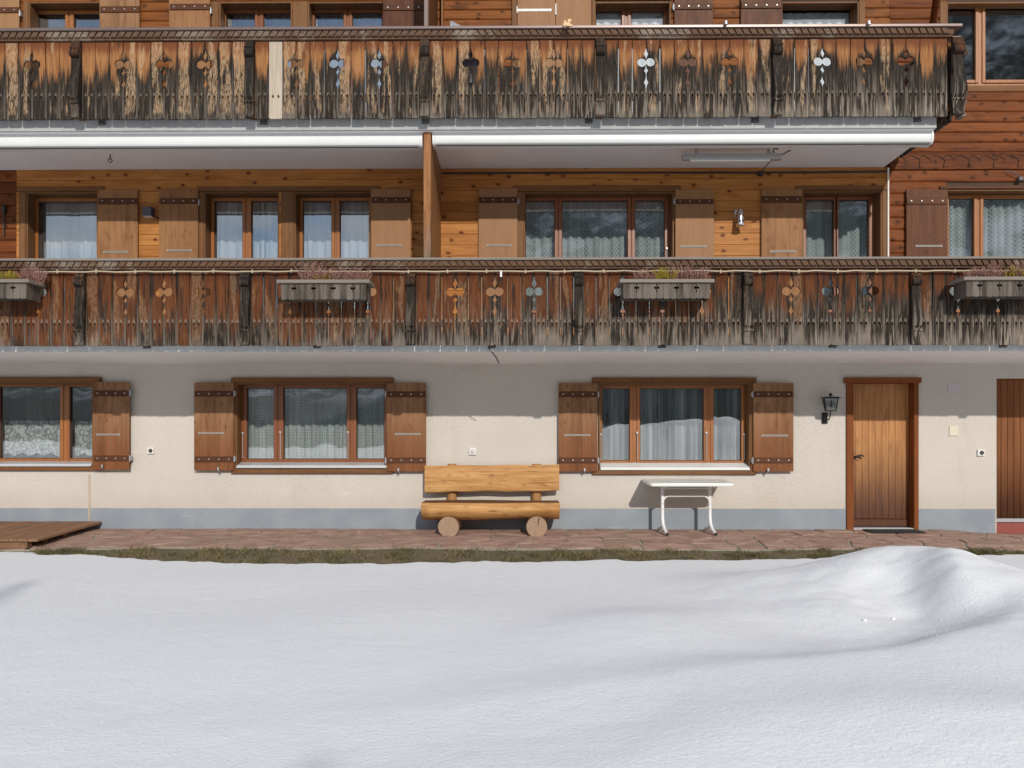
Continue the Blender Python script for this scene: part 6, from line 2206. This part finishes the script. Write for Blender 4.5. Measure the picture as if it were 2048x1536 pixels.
flower_box(1933, 2106, 554, 593, 'on the lower balcony at the far right', [
    (1955, 0.22, 0.13, 'heather', 'pink heather at the left end of the far right flower box'),
    (1990, 0.28, 0.17, 'heather', 'larger pink heather in the middle of the far right flower box'),
    (2030, 0.22, 0.14, 'broom', 'yellow green shrub at the right picture edge'),
    (2048, 0.2, 0.19, 'heather', 'pink heather behind the yellow green shrub at the right picture edge'),
    (2000, 0.7, 0, 'ivy', 'green cushion plants along the rim of the far right flower box')], 4)

# ------------------------------------------------------------------ cord of the light chain along the lower balcony
cp_ = []
rd = random.Random(5)
for xp in range(70, 2080, 20):
    ph = ((xp - 40) % 80) / 80
    yy = 542.5 - 2.0 * (xp / 2048.0) + 1.6 * math.sin(math.pi * ph) + rd.uniform(-0.5, 0.5)
    cp_.append(P(xp, yy, 1.775))
lc = thing('light_cord', cp_[0], 'beige cord clipped along the front of the lower balcony', 'cord')
MB().tube(cp_, 0.0095, 6).build('cord', M['cable'], lc)
for xp in range(115, 2048, 78):
    X = P(xp, 541, 1.775)
    i_ = min(range(len(cp_)), key=lambda q: abs(cp_[q].x - X.x))
    MB().box(X.x - 0.008, X.x + 0.008, -1.79, -1.755, cp_[i_].z - 0.02, cp_[i_].z + 0.02, c=0.003).build('clip', M['cable'], lc)
X = P(1002, 548, 1.80)
MB().tube([(X.x, -1.80, X.z + 0.035), (X.x, -1.80, X.z - 0.035)], 0.014, 8).build('plug', M['white_plastic'], lc)
MB().tube([(X.x, -1.80, X.z - 0.03), (X.x - 0.02, -1.79, X.z - 0.09), (X.x - 0.06, -1.75, X.z - 0.12)], 0.006, 6).build('lead', M['black'], lc)
a, b = P(978, 697, 1.6), P(998, 726, 1.45)
mesh_thing('loose_cable', MB().tube([a, (a + b) / 2 + Vector((0.02, 0, -0.01)), b], 0.007, 6), M['iron'], a, 'short black cable end hanging below the lower balcony slab', 'cable')

# ------------------------------------------------------------------ things on the upper balcony
fx, fz = P(940, 140, 1.25), Z_S2T
fc = MB()
prof = [(0.02, 1.0), (0.10, 0.86), (0.22, 0.72), (0.27, 0.5), (0.25, 0.25), (0.28, 0.02)]
nseg = 18
rd = random.Random(9)
top_x, top_z = P(898, 34, 1.25).x, P(898, 34, 1.25).z
hh = top_z - fz
rows = [(0.012, 1.0, -0.27), (0.10, 0.92, -0.17), (0.20, 0.84, -0.06), (0.26, 0.62, 0.0), (0.28, 0.35, 0.0), (0.27, 0.0, 0.0)]
for r_, zf, ox in rows:
    for k in range(nseg):
        a = 2 * math.pi * k / nseg
        q = r_ * (1 + 0.16 * math.sin(5 * a + zf * 4) + rd.uniform(-0.08, 0.08))
        fc.v.append((fx.x + ox * 0.9 + q * math.cos(a) * 0.9, -1.15 + 0.6 * q * math.sin(a), fz + hh * zf))
for i in range(len(rows) - 1):
    for k in range(nseg):
        l = (k + 1) % nseg
        fc.f.append((i * nseg + k, i * nseg + l, (i + 1) * nseg + l, (i + 1) * nseg + k)); fc.m.append(0); fc.smooth.append(False)
fc.f.append(tuple(range(nseg))); fc.m.append(0); fc.smooth.append(False)
mesh_thing('covered_furniture', fc, M['foil'], (fx.x, -1.15, fz), 'silver plastic cover over something pointed behind the upper railing', 'cover')
# pale cut out ornament on the rail
s0 = P(1136, 51, 1.7)
k_ = 1 / 168.0
shape = [(-9, 0), (-10, 4), (-7, 7), (-9, 9), (-5, 11), (-3, 7), (-1, 6), (0, 12), (3, 14), (7, 12), (6, 8), (3, 7), (5, 4), (8, 2), (9, -1)]
mesh_thing('cut_out_figure', MB().prism([(s0.x + a * k_, s0.z + b * k_) for a, b in shape], 'Y', -1.70, -1.68), M['figure'], s0, 'small pale wooden cut-out standing on the upper rail', 'ornament')
for xp, txt in ((1452, 'tiny bright knob on the upper rail between two dark shutters'), (1738, 'tiny bright knob on the upper rail near the balcony end')):
    q = P(xp, 49.5, 1.65)
    mesh_thing('rail_knob', MB().lathe([(0.02, 0.0), (0.022, 0.015), (0.016, 0.03), (0.022, 0.042), (0.012, 0.05)], q, 'Z', 10), M['chrome'], q, txt, 'knob')
# low white screens/tables standing behind the railing, seen through the cut-outs
